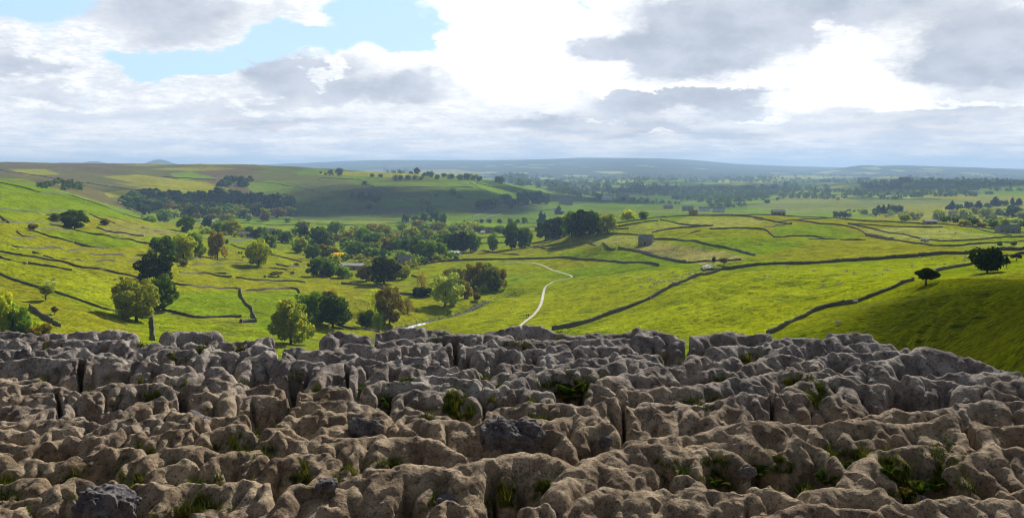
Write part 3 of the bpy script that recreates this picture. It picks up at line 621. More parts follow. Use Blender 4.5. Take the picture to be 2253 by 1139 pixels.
# ------------------------------------------------------------ dry stone walls
O1, O2, O3 = (0, 330, .3952), (700, 330, .3952), (1400, 330, .439)
def zp(o, s):
    v = [float(q) for q in s.replace('/', ' ').split()]
    return [(o[0] + v[i] * o[2], o[1] + v[i + 1] * o[2]) for i in range(0, len(v), 2)]
stone, g, b = material('wall_stone', .95, .1)
geo = g.n.new('ShaderNodeNewGeometry').outputs['Position']
c = g.mix(g.ramp(g.noise(geo, 3.2, 4, .8), .35, .65), (.05, .045, .038), (.27, .25, .21)); c = g.mix(g.ramp(g.noise(geo, .25, 3), .5, .7, 0, .5), c, (.07, .08, .03))
g.l.new(c, b.inputs['Base Color']); bump(g, b, g.noise(geo, 5, 3, .8), 1, .25)
def smooth_line(P, step):
    P = [np.array(q, float) for q in P]; Q = [P[0]] + P + [P[-1]]; out = []
    for i in range(1, len(Q) - 2):
        n = max(2, int(np.linalg.norm(Q[i + 1] - Q[i]) / step))
        for k in range(n):
            t = k / n; out.append(.5 * (2 * Q[i] + (Q[i + 1] - Q[i - 1]) * t + (2 * Q[i - 1] - 5 * Q[i] + 4 * Q[i + 1] - Q[i + 2]) * t * t + (3 * Q[i] - Q[i - 1] - 3 * Q[i + 1] + Q[i + 2]) * t ** 3))
    out.append(P[-1]); return out
nwall = [0]
def wall(o, s, label, group='dry stone walls of the valley fields', hgt=1.55, ruin=0., thick=.8, ymin=60, ymax=25000, name='dry_stone_wall', cat='stone wall'):
    pts = []
    for px, py in zp(o, s):
        q = cast(px, py, ymin, ymax); pts.append((q.x, q.y))
    ym = sum(q[1] for q in pts) / len(pts); L = smooth_line(pts, max(.9, ym / 450))
    hgt *= .76; thick *= .7; seed = nwall[0] = nwall[0] + 1; n = len(L); L = np.array(L)
    d = np.gradient(L, axis=0); d /= np.linalg.norm(d, axis=1)[:, None] + 1e-9; nr = np.stack([-d[:, 1], d[:, 0]], 1)
    s_ = np.arange(n, dtype=float); wob = fbm(s_ / 7, s_ * 0 + seed, 2, seed) * .25
    L = L + nr * wob[:, None]
    r = np.random.default_rng(seed)
    top = hgt * (1 + .16 * r.standard_normal(n) * .6 + fbm(s_ / 12, s_ * 0, 2, seed + 3) * .35)
    if ruin: top *= np.clip(1 - ruin * (fbm(s_ / 8, s_ * 0, 3, seed + 9) * 2.2 + .55), .12, 1)
    gap = fbm(s_ / 25, s_ * 0, 2, seed + 4); th = thick / 2
    z0 = np.array([min(ground(a, b_), ground(a + .6, b_), ground(a, b_ - .8)) for a, b_ in L]); sect = [(-th * 1.1, -.6), (-th, .45), (-th * .72, .86), (-th * .5, 1.), (th * .45, 1.), (th * .72, .84), (th, .45), (th * 1.1, -.6)]
    V = np.zeros((n, 8, 3))
    for k, (w_, f) in enumerate(sect):
        jw = 1 + .18 * r.standard_normal(n); V[:, k, :2] = L + nr * (w_ * jw)[:, None]
        V[:, k, 2] = z0 + (f * top if f > 0 else f * 1.2) + (r.standard_normal(n) * .06 if 0 < f else 0)
    i = np.arange(n - 1)[:, None] * 8 + np.arange(7)[None]
    Fq = np.stack([i, i + 1, i + 9, i + 8], -1).reshape(-1, 4)
    caps = np.array([[0, 1, 2, 7], [2, 3, 4, 5], [2, 5, 6, 7]]); e = (n - 1) * 8
    Fq = np.vstack([Fq, caps, caps[:, ::-1] + e])
    me = mesh_np(name, V.reshape(-1, 3), Fq, [stone])
    return link(name, me, label=label, cat=cat, group=group, kind='thing')
G1 = 'dry stone walls on the left slope'; G2 = 'dry stone walls on the right slope'; G3 = 'dry stone walls of the valley floor'; G4 = 'walls on the far hills'
for o, s, lab, grp, kw in [
 (O1,'0 183/150 215/230 238/380 240/500 265/600 300/700 345/780 370/850 385','long wall sweeping down the bright green hill at the far left',G1,{'ymax':1080}),
 (O1,'0 330/100 340/200 345/300 340/400 340/480 345','wall along the foot of the bright green hill, above two lone trees',G1,{}),
 (O1,'500 355/560 385/640 410','short wall beside the tan grass bank below the green hill',G1,{}),
 (O1,'0 370/40 400/52 408','short wall stub at the left edge below the green hill',G1,{}),
 (O1,'95 455/130 480/190 490','short bent wall stub left of a straight dark wall on the upper left slope',G1,{'ruin':.4}),
 (O1,'160 450/250 475/330 495/405 515','straight dark wall slanting down the upper left slope',G1,{}),
 (O1,'415 518/500 540/600 548','lower half of a slanting wall, past a narrow gap, upper left slope',G1,{}),
 (O1,'420 450/520 470/620 485/720 500/860 530','long curved wall running down to the group of green and yellow trees',G1,{}),
 (O1,'540 432/640 462/800 480','wall along the lower edge of the tan grass patch',G1,{}),
 (O1,'605 372/700 395/765 415','tumbled wall crossing the top of the tan grass patch',G1,{'ruin':.5}),
 (O1,'790 432/850 450/980 465','broken wall at the right end of the tan grass patch',G1,{'ruin':.6}),
 (O1,'0 405/110 408/300 412/345 412','tumbled grey wall left of the lone dark tree on the slope',G1,{'ruin':.55}),
 (O1,'190 440/320 440/400 448','tumbled grey wall just below the lone dark tree on the slope',G1,{'ruin':.5}),
 (O1,'0 490/90 495/190 490','collapsed stony line at the left edge above a terrace',G1,{'ruin':.8}),
 (O1,'50 525/110 545/250 550/420 560/560 550','collapsed grey wall along a terrace on the left slope',G1,{'ruin':.85}),
 (O1,'180 575/310 600/420 612/600 615/820 622','longest of the collapsed grey walls across the left slope',G1,{'ruin':.8}),
 (O1,'240 590/300 605/380 628','crumbling wall just above the main left wall',G1,{'ruin':.6}),
 (O1,'0 565/120 590/250 610/350 625/450 655/550 665/600 675/700 695/760 710/830 735','main long wall down the left slope to the dark tree',G1,{}),
 (O1,'0 690/100 730/200 760/290 785/380 815/480 850/580 885/645 897','lowest long wall on the left slope, ending at the big olive tree',G1,{'hgt':1.3}),
 (O1,'165 880/230 925/290 960/335 985','dark wall beside the yellow green trees at lower left',G1,{'hgt':2.2}),
 (O1,'955 740/1050 755/1150 765/1250 772/1340 775','upper wall of the green field right of the dark tree',G3,{}),
 (O1,'1370 782/1480 778/1600 772/1650 775/1672 797','wall above the small green field with a bare patch',G3,{}),
 (O1,'1338 777/1345 815/1370 860/1400 885/1410 920/1424 950','winding wall between two green fields, seen end on',G3,{'hgt':2.0}),
 (O1,'1342 960/1380 958/1426 956','short thick stone pen at the foot of the winding wall',G3,{'hgt':2.0,'thick':3.}),
 (O1,'905 890/960 903/1050 925/1130 935/1250 930/1345 932','lower wall of the green field behind the rock edge',G3,{}),
 (O1,'852 915/856 1000/858 1060','tall narrow wall running straight towards the pavement beside the olive tree',G3,{'hgt':2.4}),
 (O1,'1000 682/1100 690/1200 700/1290 710','left half of the wall along the top of the middle field',G3,{}),
 (O1,'1312 712/1450 725/1600 730/1700 738','right half of the wall along the top of the middle field',G3,{}),
 (O1,'1060 640/1150 640/1250 632/1400 628/1500 640','tumbled curved wall below the light green tree',G3,{'ruin':.7}),
 (O1,'1080 662/1150 672/1260 690','tumbled stony line right of the small brown bush',G3,{'ruin':.7}),
 (O1,'1230 655/1400 655/1600 668','faint low wall under the light green tree',G3,{'ruin':.75}),
 (O1,'1285 525/1330 545/1380 555','wall left of the light green tree on its rise',G3,{}),
 (O1,'1500 585/1600 605/1680 625','wall right of the light green tree on its rise',G3,{}),
 (O1,'1540 635/1600 650/1695 655','short wall right of the light green tree, below another',G3,{}),
 (O1,'1300 512/1400 497/1480 495','pale wall above the rise of the light green tree',G3,{'ruin':.4}),
 (O1,'1060 395/1200 402/1400 410/1640 418','dark wall across the flat fields beyond the white tunnels',G3,{'ymin':800}),
 (O1,'1000 480/1200 498/1350 500/1480 490','wall below the row of trees by the white tunnels',G3,{'ymin':500}),
 (O2,'-10 415/150 418/300 425/400 432','wall in the flat fields behind the village trees',G3,{'ymin':800}),
 (O2,'540 640/620 632/700 622/800 615/950 611/1150 609/1260 606/1450 608/1560 618/1700 632/1898 645','long wall beyond the top of the footpath',G2,{'hgt':2.}),
 (O2,'1120 541/1250 547/1320 548/1420 530/1500 520/1600 530/1655 552','wall arching over the knoll below the dark tree clump',G2,{}),
 (O2,'1670 545/1750 560/1830 582/1898 600/2010 622','wall slanting down from below the stone barn, left of the tan field',G2,{'hgt':1.9}),
 (O2,'1300 1000/1450 975/1600 925/1700 890/1800 850/1898 800','lower dark stretch of the great wall climbing from the rock edge',G2,{'hgt':2.2}),
 (O3,'65 750/100 730/200 680/300 635/430 600','middle dark stretch of the great wall, up to the sheep pen',G2,{'hgt':2.3}),
 (O3,'430 600/600 580/880 570/1150 552/1400 535/1650 520/1750 512/1943 498','upper stretch of the great wall running right from the sheep pen',G2,{'hgt':2.4}),
 (O2,'130 745/260 755/350 770/440 800/620 815','wall below the big black tree by the stream',G3,{'hgt':1.8}),
 (O2,'110 975/200 998/340 1010','wall low by the stream trees, behind the rock edge',G3,{}),
 (O2,'1180 522/1350 490/1480 465/1560 450','upper of two walls rising beside the dark tree clump',G2,{}),
 (O2,'1200 545/1380 515/1500 490/1560 478/1665 465','lower of two walls rising beside the dark tree clump',G2,{}),
 (O2,'1650 412/1760 395/1840 382/1930 370','wall on the crest right of the dark tree clump',G2,{'ymax':1400}),
 (O2,'1640 430/1760 412/1890 396','second wall just below the crest right of the tree clump',G2,{'ymax':1300}),
 (O2,'1620 440/1700 440/1730 437','short spur of wall right of the tree clump',G2,{'ymax':1200}),
 (O2,'1600 465/1700 470/1780 475','wall left of the stone barn',G2,{'ymax':1200}),
 (O2,'880 432/1020 432/1230 430','farthest strip wall right of the village',G3,{'ymin':700}),
 (O2,'890 462/1000 457/1100 455/1240 455','second strip wall right of the village',G3,{'ymin':700}),
 (O2,'890 490/950 488/1040 486','third strip wall right of the village, behind the lone tree',G3,{'ymin':650}),
 (O2,'890 525/960 520/1050 518','nearest strip wall right of the village, left of the paired trees',G3,{'ymin':600}),
 (O3,'80 357/120 340/230 332/330 330/480 330','wall along the skyline crest by the small lit barn',G2,{'ymax':1500}),
 (O3,'480 330/550 335/640 348/700 362/780 372','thick wall dropping from the skyline crest to a junction',G2,{'ymax':1500,'hgt':2}),
 (O3,'120 350/180 362/240 375/385 380','wall inside the crest fields, left of centre of the right hill',G2,{'ymax':1300}),
 (O3,'80 415/150 400/280 388/385 380','wall rising right from above the stone barn',G2,{'ymax':1200}),
 (O3,'365 396/450 395/600 395/650 402/680 430/700 438/800 432/900 435/940 445','hooked wall bending round the bright green field',G2,{}),
 (O3,'640 388/700 380/780 368','wall linking the hooked wall to the junction on the crest',G2,{'ymax':1200}),
 (O3,'90 450/200 452/330 468/450 492/520 512/595 530','dark wall along the upper edge of the tan field',G2,{'hgt':2}),
 (O3,'-20 500/80 528/150 550/250 565','pale faced wall along the lower edge of the tan field',G2,{'hgt':2}),
 (O3,'250 568/330 560/430 557/525 552','low wall behind the sheep pen',G2,{}),
 (O3,'205 445/250 425/320 405','tumbled wall crossing the rough hillocks right of the stone barn',G2,{'ruin':.5}),
 (O3,'330 330/640 326/800 330/950 340/1060 350/1200 360/1330 365/1440 372','far wall along the back of the right hill',G2,{'ymax':1600}),
 (O3,'700 362/760 355/860 346/960 344','wall rising right from the crest junction',G2,{'ymax':1500}),
 (O3,'780 352/900 368/1000 375/1080 388/1130 408/1180 428/1290 445','dark wall curving down the middle of the right hill',G2,{'hgt':1.8}),
 (O3,'1060 372/1180 395/1300 420/1400 440/1510 455','wall under the pale hay field on the right hill',G2,{}),
 (O3,'1062 369/1160 376/1250 383/1400 388/1535 389','wall over the pale hay field on the right hill',G2,{}),
 (O3,'1150 430/1250 448/1350 462/1475 480','broad tumbled double wall left of the white caravan',G2,{'hgt':1.8,'thick':1.5}),
 (O3,'1510 457/1640 455/1800 441/1960 435','wall right of the white caravan',G2,{}),
 (O3,'1480 480/1560 482/1650 478/1800 468/1960 458','wall just below the white caravan, running to the right edge',G2,{}),
 (O3,'1480 368/1600 378/1700 392/1760 410/1880 430','wall from the stone pens down towards the right edge',G2,{}),
 (O3,'1640 382/1750 392/1943 415','wall in front of the grey farmhouse at the right edge',G2,{}),
 (O3,'655 925/740 885/800 855/920 800/1010 780/1090 768/1180 735/1280 695/1392 656','near dark wall climbing the shaded slope to the hawthorn',G2,{'hgt':1.8}),
 (O3,'1500 612/1600 590/1690 572','stretch of near wall between the two black hawthorns',G2,{'hgt':1.9}),
 (O3,'1740 560/1800 548/1900 528/1960 518','wall right of the large black hawthorn at the right edge',G2,{'hgt':1.7}),
 (O3,'325 590/330 600/370 603/425 598','rounded sheep pen wall with a pale scar behind it',G2,{'hgt':1.6}),
 (O1,'0 105/120 130/250 150/330 165','wall down the brown moor at the far left',G4,{'ymin':1200,'hgt':2.5,'thick':3}),
 (O1,'480 183/620 205/780 226','dark wall across the brown moor above the wood',G4,{'ymin':1200,'hgt':2.8,'thick':3}),
 (O1,'900 148/1050 158/1200 168','wall near the top of the brown moor below the pointed hill',G4,{'ymin':1200,'hgt':2.8,'thick':3}),
 (O1,'1100 250/1180 240/1230 200','wall near the dark plantation on the moor',G4,{'ymin':1200,'hgt':2.,'thick':2}),
 (O1,'1300 185/1450 180/1600 200/1800 245','wall curving over the shaded dome of the far hill',G4,{'ymin':1200,'hgt':2.,'thick':2.5}),
 (O2,'0 160/110 160/240 165','wall under the hilltop trees on the far hill',G4,{'ymin':1200,'hgt':2.5,'thick':3}),
 (O2,'290 206/500 207/860 207','straight wall across the upper green fields of the far hill',G4,{'ymin':1200,'hgt':2.5,'thick':3}),
 (O2,'240 170/380 240/560 300/640 330','wall running diagonally down the shaded far hill',G4,{'ymin':1200,'hgt':2.5,'thick':3}),
 (O2,'842 180/900 215/960 240/1050 255','left of the slanting walls in the bright far fields',G4,{'ymin':1200,'hgt':2.5,'thick':3}),
 (O2,'880 183/980 208/1090 225/1120 240','right of the slanting walls in the bright far fields',G4,{'ymin':1200,'hgt':2.5,'thick':3}),
 (O2,'765 255/820 272/880 290','short wall descending to the dark far wood',G4,{'ymin':1200,'hgt':2.5,'thick':3}),
 (O2,'860 375/1000 340/1120 322/1280 310','upper curved wall beyond the far wood',G4,{'ymin':1200,'hgt':2.5,'thick':3}),
 (O2,'900 395/1060 360/1240 340/1330 330','lower curved wall beyond the far wood',G4,{'ymin':1200,'hgt':2.5,'thick':3}),
 (O1,'0 600/120 625/280 650/400 672','faint fallen line between the two long left walls',G1,{'ruin':.75}),
 (O1,'250 360/330 372/480 380','low broken wall under the bright green hill, right of the lone tree',G1,{'ruin':.5}),
 (O1,'480 575/640 585/820 590','crumbled wall left of the tree clump',G1,{'ruin':.7}),
 (O1,'1000 600/1200 605/1350 612','low line of stones right of the tree clump',G1,{'ruin':.65}),
 (O2,'520 700/560 712/600 716','short dark wall beside the great dome-shaped tree',G3,{}),
 (O2,'900 560/1000 575/1120 585','earthen bank wall right of the grey shed',G2,{'ruin':.4}),
 (O3,'560 330/600 345/640 350','short wall joining the two crest walls',G2,{'ymax':1500}),
 (O3,'860 445/1000 448/1150 450','low wall above the smooth bright rise on the right hill',G2,{'ruin':.3}),
]: wall(o, s, lab, grp, **kw)
# ------------------------------------------------------------ footpath
def ribbon(name, pts, widths, mat, kind='structure', lift=.1, cross=5, step=1.0, flat=None, **tags):
    L = np.array(smooth_line([tuple(p) + (w,) for p, w in zip(pts, widths)], step)); n = len(L)
    d = np.gradient(L[:, :2], axis=0); d /= np.linalg.norm(d, axis=1)[:, None] + 1e-9; nr = np.stack([-d[:, 1], d[:, 0]], 1); V = []
    for i in range(n):
        wi = L[i, 2] * (1 + .25 * float(fbm(np.array(i / 4.), np.array(3.3), 2, 77)))
        for k in range(cross):
            t = k / (cross - 1) * 2 - 1; x, y = L[i, :2] + nr[i] * wi * t; z = ground(x, y) + lift if flat is None else flat(x, y, L[i, 0], L[i, 1])
            V.append((x, y, z))
    i = np.arange(n - 1)[:, None] * cross + np.arange(cross - 1)[None]
    me = mesh_np(name, V, np.stack([i, i + 1, i + cross + 1, i + cross], -1).reshape(-1, 4), [mat], True)
    return link(name, me, kind=kind, **tags)
gm2, g, b = material('gravel', .9, .1); geo = g.n.new('ShaderNodeNewGeometry').outputs['Position']
g.l.new(g.mix(g.ramp(g.noise(geo, 1.2, 5, .7), .3, .7), (.34, .31, .25), (.60, .57, .50)), b.inputs['Base Color'])
pp = zp(O2, '1085 1010/1140 965/1180 935/1215 900/1240 860/1250 820/1256 790/1264 765/1290 745/1320 730/1380 718/1412 707/1395 695/1340 678/1280 658/1240 640/1200 630/1120 626/1040 630')
ppw = [cast(*q) for q in pp]
ribbon('footpath', [(q.x, q.y) for q in ppw], [.8] * 8 + [.68] * 11, gm2, lift=.14)
# ------------------------------------------------------------ stream: dark water, white where it falls over stones
wm, g, b = material('beck_water', .45, .05); geo = g.n.new('ShaderNodeNewGeometry').outputs['Position']
foam = g.ramp(g.noise(geo, .9, 5, .75), .42, .52)
fx, fy = sxy[6]; near_ = g.ramp(g.vm('DISTANCE', geo, (float(fx) - 3, float(fy) - 6, ground(fx, fy)), out=1), 9, 20, 1, .1)
foam = g.m('MULTIPLY', foam, near_); g.l.new(g.mix(foam, (.015, .018, .010), (.75, .78, .82)), b.inputs['Base Color']); g.l.new(g.ramp(foam, 0, 1, .45, .8), b.inputs['Roughness']); bump(g, b, g.noise(geo, 3, 3), .6, .2)
ribbon('stream_water', [tuple(q) for q in sxy], [.7, .7, .8, 1., 1.5, 2.4, 4., 3.6, 1.8, 1.2, 1.2], wm, lift=.35, step=1.0, flat=lambda x, y, cx, cy: ground(cx, cy) + .35)
rst, g, b = material('beck_stone', .9, .2); geo = g.n.new('ShaderNodeNewGeometry').outputs['Position']; g.l.new(g.mix(g.noise(geo, 3, 4), (.10, .095, .085), (.36, .35, .32)), b.inputs['Base Color'])
bm = bmesh.new(); r = random.Random(5)
for i in range(260):
    t = r.random() * (len(sxy) - 2); k = int(t); q = sxy[k] * (1 - t + k) + sxy[k + 1] * (t - k); x = q[0] + r.uniform(-4, 4); y = q[1] + r.uniform(-4, 4); s = r.uniform(.2, .75)
    v = bmesh.ops.create_icosphere(bm, subdivisions=1, radius=s, matrix=Matrix.Translation((x, y, ground(x, y) + .2)) @ Matrix.Diagonal((1, r.uniform(.6, 1), .6, 1)))['verts']
    for w in v: w.co += Vector((r.uniform(-.1, .1), r.uniform(-.1, .1), r.uniform(-.1, .1)))
me = D.meshes.new('stream_stones'); bm.to_mesh(me); bm.free(); me.materials.append(rst); link('stream_stones', me, kind='stuff')
# ------------------------------------------------------------ trees
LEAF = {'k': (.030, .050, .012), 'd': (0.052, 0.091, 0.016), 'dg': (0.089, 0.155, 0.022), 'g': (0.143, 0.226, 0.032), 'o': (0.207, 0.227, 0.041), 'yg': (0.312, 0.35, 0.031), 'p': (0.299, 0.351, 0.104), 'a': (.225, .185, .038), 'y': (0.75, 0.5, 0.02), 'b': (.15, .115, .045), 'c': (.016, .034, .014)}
WORD = {'k': 'near-black', 'd': 'dark green', 'dg': 'deep green', 'g': 'mid green', 'o': 'olive', 'yg': 'yellow-green', 'p': 'pale green', 'a': 'autumn brown', 'y': 'bright yellow', 'b': 'rusty brown', 'c': 'blue-green conifer'}
LM = {}
for k, c0 in LEAF.items():
    m_ = D.materials.new('foliage_' + WORD[k].replace(' ', '_').replace('-', '_')); m_.use_nodes = True; t = m_.node_tree; t.nodes.clear(); g = NG(t); LM[k] = m_
    oi = g.n.new('ShaderNodeObjectInfo').outputs['Random']; geo = g.n.new('ShaderNodeNewGeometry'); n_ = g.noise(geo.outputs['Position'], .35, 3, .6); n2_ = g.noise(geo.outputs['Position'], 2.1, 2, .6)
    warm = tuple(min(1, v * q) for v, q in zip(c0, (1.45, 1.25, .9))); cool = tuple(v * q for v, q in zip(c0, (.75, .9, 1.1)))
    c = g.mix(g.ramp(n_, .35, .65), cool, warm); c = g.vm('SCALE', c, g.m('MULTIPLY', g.ramp(n2_, .3, .7, .7, 1.35), g.ramp(oi, 0, 1, .8, 1.25, False)))
    df = g.n.new('ShaderNodeBsdfDiffuse'); tl = g.n.new('ShaderNodeBsdfTranslucent'); mx = g.n.new('ShaderNodeMixShader'); oo = g.n.new('ShaderNodeOutputMaterial')
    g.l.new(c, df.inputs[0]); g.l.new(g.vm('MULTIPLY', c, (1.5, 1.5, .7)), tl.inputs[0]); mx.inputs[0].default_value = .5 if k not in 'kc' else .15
    g.l.new(df.outputs[0], mx.inputs[1]); g.l.new(tl.outputs[0], mx.inputs[2]); g.l.new(mx.outputs[0], oo.inputs[0])
bark, g, b = material('bark', .95, .1); g.l.new(g.mix(g.noise(g.n.new('ShaderNodeNewGeometry').outputs['Position'], 3, 4), (.03, .025, .018), (.11, .095, .07)), b.inputs['Base Color'])
def crown_np(seed, nleaf, size, form='round', bare=.0):
    """leaf faces spread over lumpy sub-crowns; unit width 1, ground at 0, top at 1"""
    r = np.random.default_rng(seed); blobs = []
    if form == 'conifer':
        for k in range(14):
            z = .12 + .8 * k / 13; w = .42 * (1 - z) + .05; a = r.uniform(0, 6.28); blobs.append((math.cos(a) * w * .35, math.sin(a) * w * .35, z, w * .8, .09))
    elif form == 'bush':
        for k in range(9): a = r.uniform(0, 6.28); q = r.uniform(.05, .3); blobs.append((math.cos(a) * q, math.sin(a) * q, r.uniform(.3, .62), r.uniform(.18, .27), r.uniform(.24, .36)))
    elif form == 'thorn':
        for k in range(12): a = r.uniform(0, 6.28); q = r.uniform(.0, .33); blobs.append((math.cos(a) * q, math.sin(a) * q, r.uniform(.52, .8) - q * .25, r.uniform(.14, .22), r.uniform(.11, .18)))
    else:
        n = r.integers(17, 24)
        for k in range(n):
            a = k * 2.4 + r.uniform(-.5, .5); z = .15 + .71 * ((k + .5) / n) + r.uniform(-.05, .05); env = math.sin(math.pi * min(max((z + .12) / 1.16, 0), 1)) ** .75
            q = (.42 * env) * r.uniform(.45, 1.08); R_ = r.uniform(.09, .20); blobs.append((math.cos(a) * q, math.sin(a) * q, min(z, .86), R_, R_ * r.uniform(.75, 1.0)))
        blobs.append((0, 0, .52, .2, .28))
    B = np.array(blobs); w = B[:, 3] ** 2; idx = r.choice(len(B), nleaf, p=w / w.sum())
    d = r.standard_normal((nleaf, 3)); d /= np.linalg.norm(d, axis=1)[:, None]; rad = 1 - np.abs(r.standard_normal(nleaf)) * .16
    rad *= 1 + .12 * np.sin(d[:, 0] * 7 + idx) * np.sin(d[:, 2] * 8 + idx * 2)
    C_ = B[idx, :3] + d * rad[:, None] * B[idx][:, [3, 3, 4]]
    keep = (C_[:, 2] > (.02 if form in ('bush', 'conifer') else .05)) & (r.random(nleaf) > bare); C_ = C_[keep]; d = d[keep]; n = len(C_)
    nrm = d * .9 + r.standard_normal((n, 3)) * .55; nrm[:, 2] += .25; nrm /= np.linalg.norm(nrm, axis=1)[:, None]
    t1 = np.cross(nrm, r.standard_normal((n, 3))); t1 /= np.linalg.norm(t1, axis=1)[:, None]; t2 = np.cross(nrm, t1)
    s = size * r.uniform(.6, 1.4, n)[:, None]; q = [C_ + t1 * s * a + t2 * s * b_ for a, b_ in ((-.6, -.15), (.1, -.6), (.65, .2), (-.1, .6))]
    V = np.stack(q, 1).reshape(-1, 3)
    if form != 'sparse':
        q = np.percentile(np.abs(V[:, :2]), 99); V[:, :2] *= .5 / q; V[:, 2] *= 1 / np.percentile(V[:, 2], 99.7)
    return V, np.arange(n * 4).reshape(-1, 4)
def limb(V, Fc, p0, p1, r0, r1, n=6):
    p0, p1 = np.array(p0, float), np.array(p1, float); d = p1 - p0; d /= np.linalg.norm(d) + 1e-9
    a = np.cross(d, (0.3, 1, .1)); a /= np.linalg.norm(a); b_ = np.cross(d, a); k = len(V)
    for p, rr in ((p0, r0), (p1, r1)):
        for i in range(n): t = 2 * math.pi * i / n; V.append(p + (a * math.cos(t) + b_ * math.sin(t)) * rr)
    for i in range(n): Fc.append((k + i, k + (i + 1) % n, k + n + (i + 1) % n, k + n + i))
def trunk_np(seed, form='round'):
    r = random.Random(seed); V, Fc = [], []; lean = r.uniform(-.03, .03); top = {'round': .42, 'thorn': .42, 'bush': .25, 'conifer': .95}[form]
    limb(V, Fc, (0, 0, -.06), (lean * .5, 0, .12), .040, .028, 8); limb(V, Fc, (lean * .5, 0, .12), (lean, 0, top), .028, .018, 8)
    if form == 'thorn': limb(V, Fc, (.05, .02, -.05), (.0, .0, .35), .022, .02)
    for i in range(3 if form == 'conifer' else 8):
        a = i * 2.4 + r.uniform(-.5, .5); q = r.uniform(.18, .36); z0 = r.uniform(.14, top); z1 = min(z0 + r.uniform(.15, .4), .85)
        m = (math.cos(a) * q * .45, math.sin(a) * q * .45, z0 + (z1 - z0) * .55); e = (math.cos(a) * q, math.sin(a) * q, z1)
        limb(V, Fc, (lean * .7, 0, z0), m, .015, .010); limb(V, Fc, m, e, .010, .004)
        for s_ in (-.5, .5): limb(V, Fc, m, (math.cos(a + s_) * q * 1.05, math.sin(a + s_) * q * 1.05, z1 + r.uniform(-.08, .1)), .006, .002, 4)
    return np.array(V), np.array(Fc)
CROWN, TRUNK, WHOLE = {}, {}, {}
for form, nv in (('round', 5), ('bush', 2), ('thorn', 2), ('conifer', 2), ('sparse', 2)):
    for v in range(nv):
        f2 = 'round' if form == 'sparse' else form; br = .72 if form == 'sparse' else 0
        V, Fc = crown_np(100 + v * 13 + len(form), 6500 if form != 'thorn' else 7500, .036, f2, br); CROWN[form, v] = mesh_np('crown', V, Fc, [LM['g']])
        V, Fc = trunk_np(7 + v, f2); TRUNK[form, v] = mesh_np('trunk', V, Fc, [bark], True)
        for lod, (nl, sz) in enumerate(((1500, .07), (380, .13))):
            V1, F1 = crown_np(100 + v * 13 + len(form), nl, sz, f2, br * .5); V2, F2 = V, Fc
            WHOLE[form, v, lod] = mesh_np('tree', np.vstack([V1, V2]), np.vstack([F1, F2 + len(V1)]), [LM['g'], bark], False, np.r_[np.zeros(len(F1)), np.ones(len(F2))])
tr_ = random.Random(99); NT = [0]
def objmat(o, k): o.material_slots[0].link = 'OBJECT'; o.material_slots[0].material = LM[k]
def tree(px, py, w, h, k, label, group=None, form='round', ymin=60, ymax=25000, name=None, pos=None):
    """a tree whose foot is seen at px,py, w wide and h tall in the photograph's pixels"""
    P_ = pos or cast(px, py, ymin, ymax); s = P_.y / F; W, Hh = w * s, h * s
    if k == 'c' and form == 'round': form = 'conifer'
    nv = {'round': 5, 'bush': 2, 'thorn': 2, 'conifer': 2, 'sparse': 2}[form]; v = tr_.randrange(nv); NT[0] += 1
    nm = name or {'round': 'broadleaf_tree', 'bush': 'bush', 'thorn': 'hawthorn_tree', 'conifer': 'conifer_tree', 'sparse': 'thin_tree'}[form]
    sc_ = (W * tr_.uniform(1.0, 1.25), W * tr_.uniform(1.0, 1.2), Hh * 1.06)
    cat = {'bush': 'bush', 'conifer': 'conifer'}.get(form, 'tree')
    if h >= 30:
        rt = D.objects.new(nm, None); COL.objects.link(rt); rt.empty_display_size = 1
        c = link('crown', CROWN[form, v], parent=rt); objmat(c, k); link('trunk', TRUNK[form, v], parent=rt)
    else:
        rt = link(nm, WHOLE[form, v, 0 if h > 14 else 1]); objmat(rt, k)
    rt.location = P_ - Vector((0, 0, .015 * Hh)); rt.scale = sc_; rt.rotation_euler = (0, 0, tr_.uniform(0, 6.28))
    rt['label'] = label; rt['category'] = cat
    if group: rt['group'] = group
    return rt
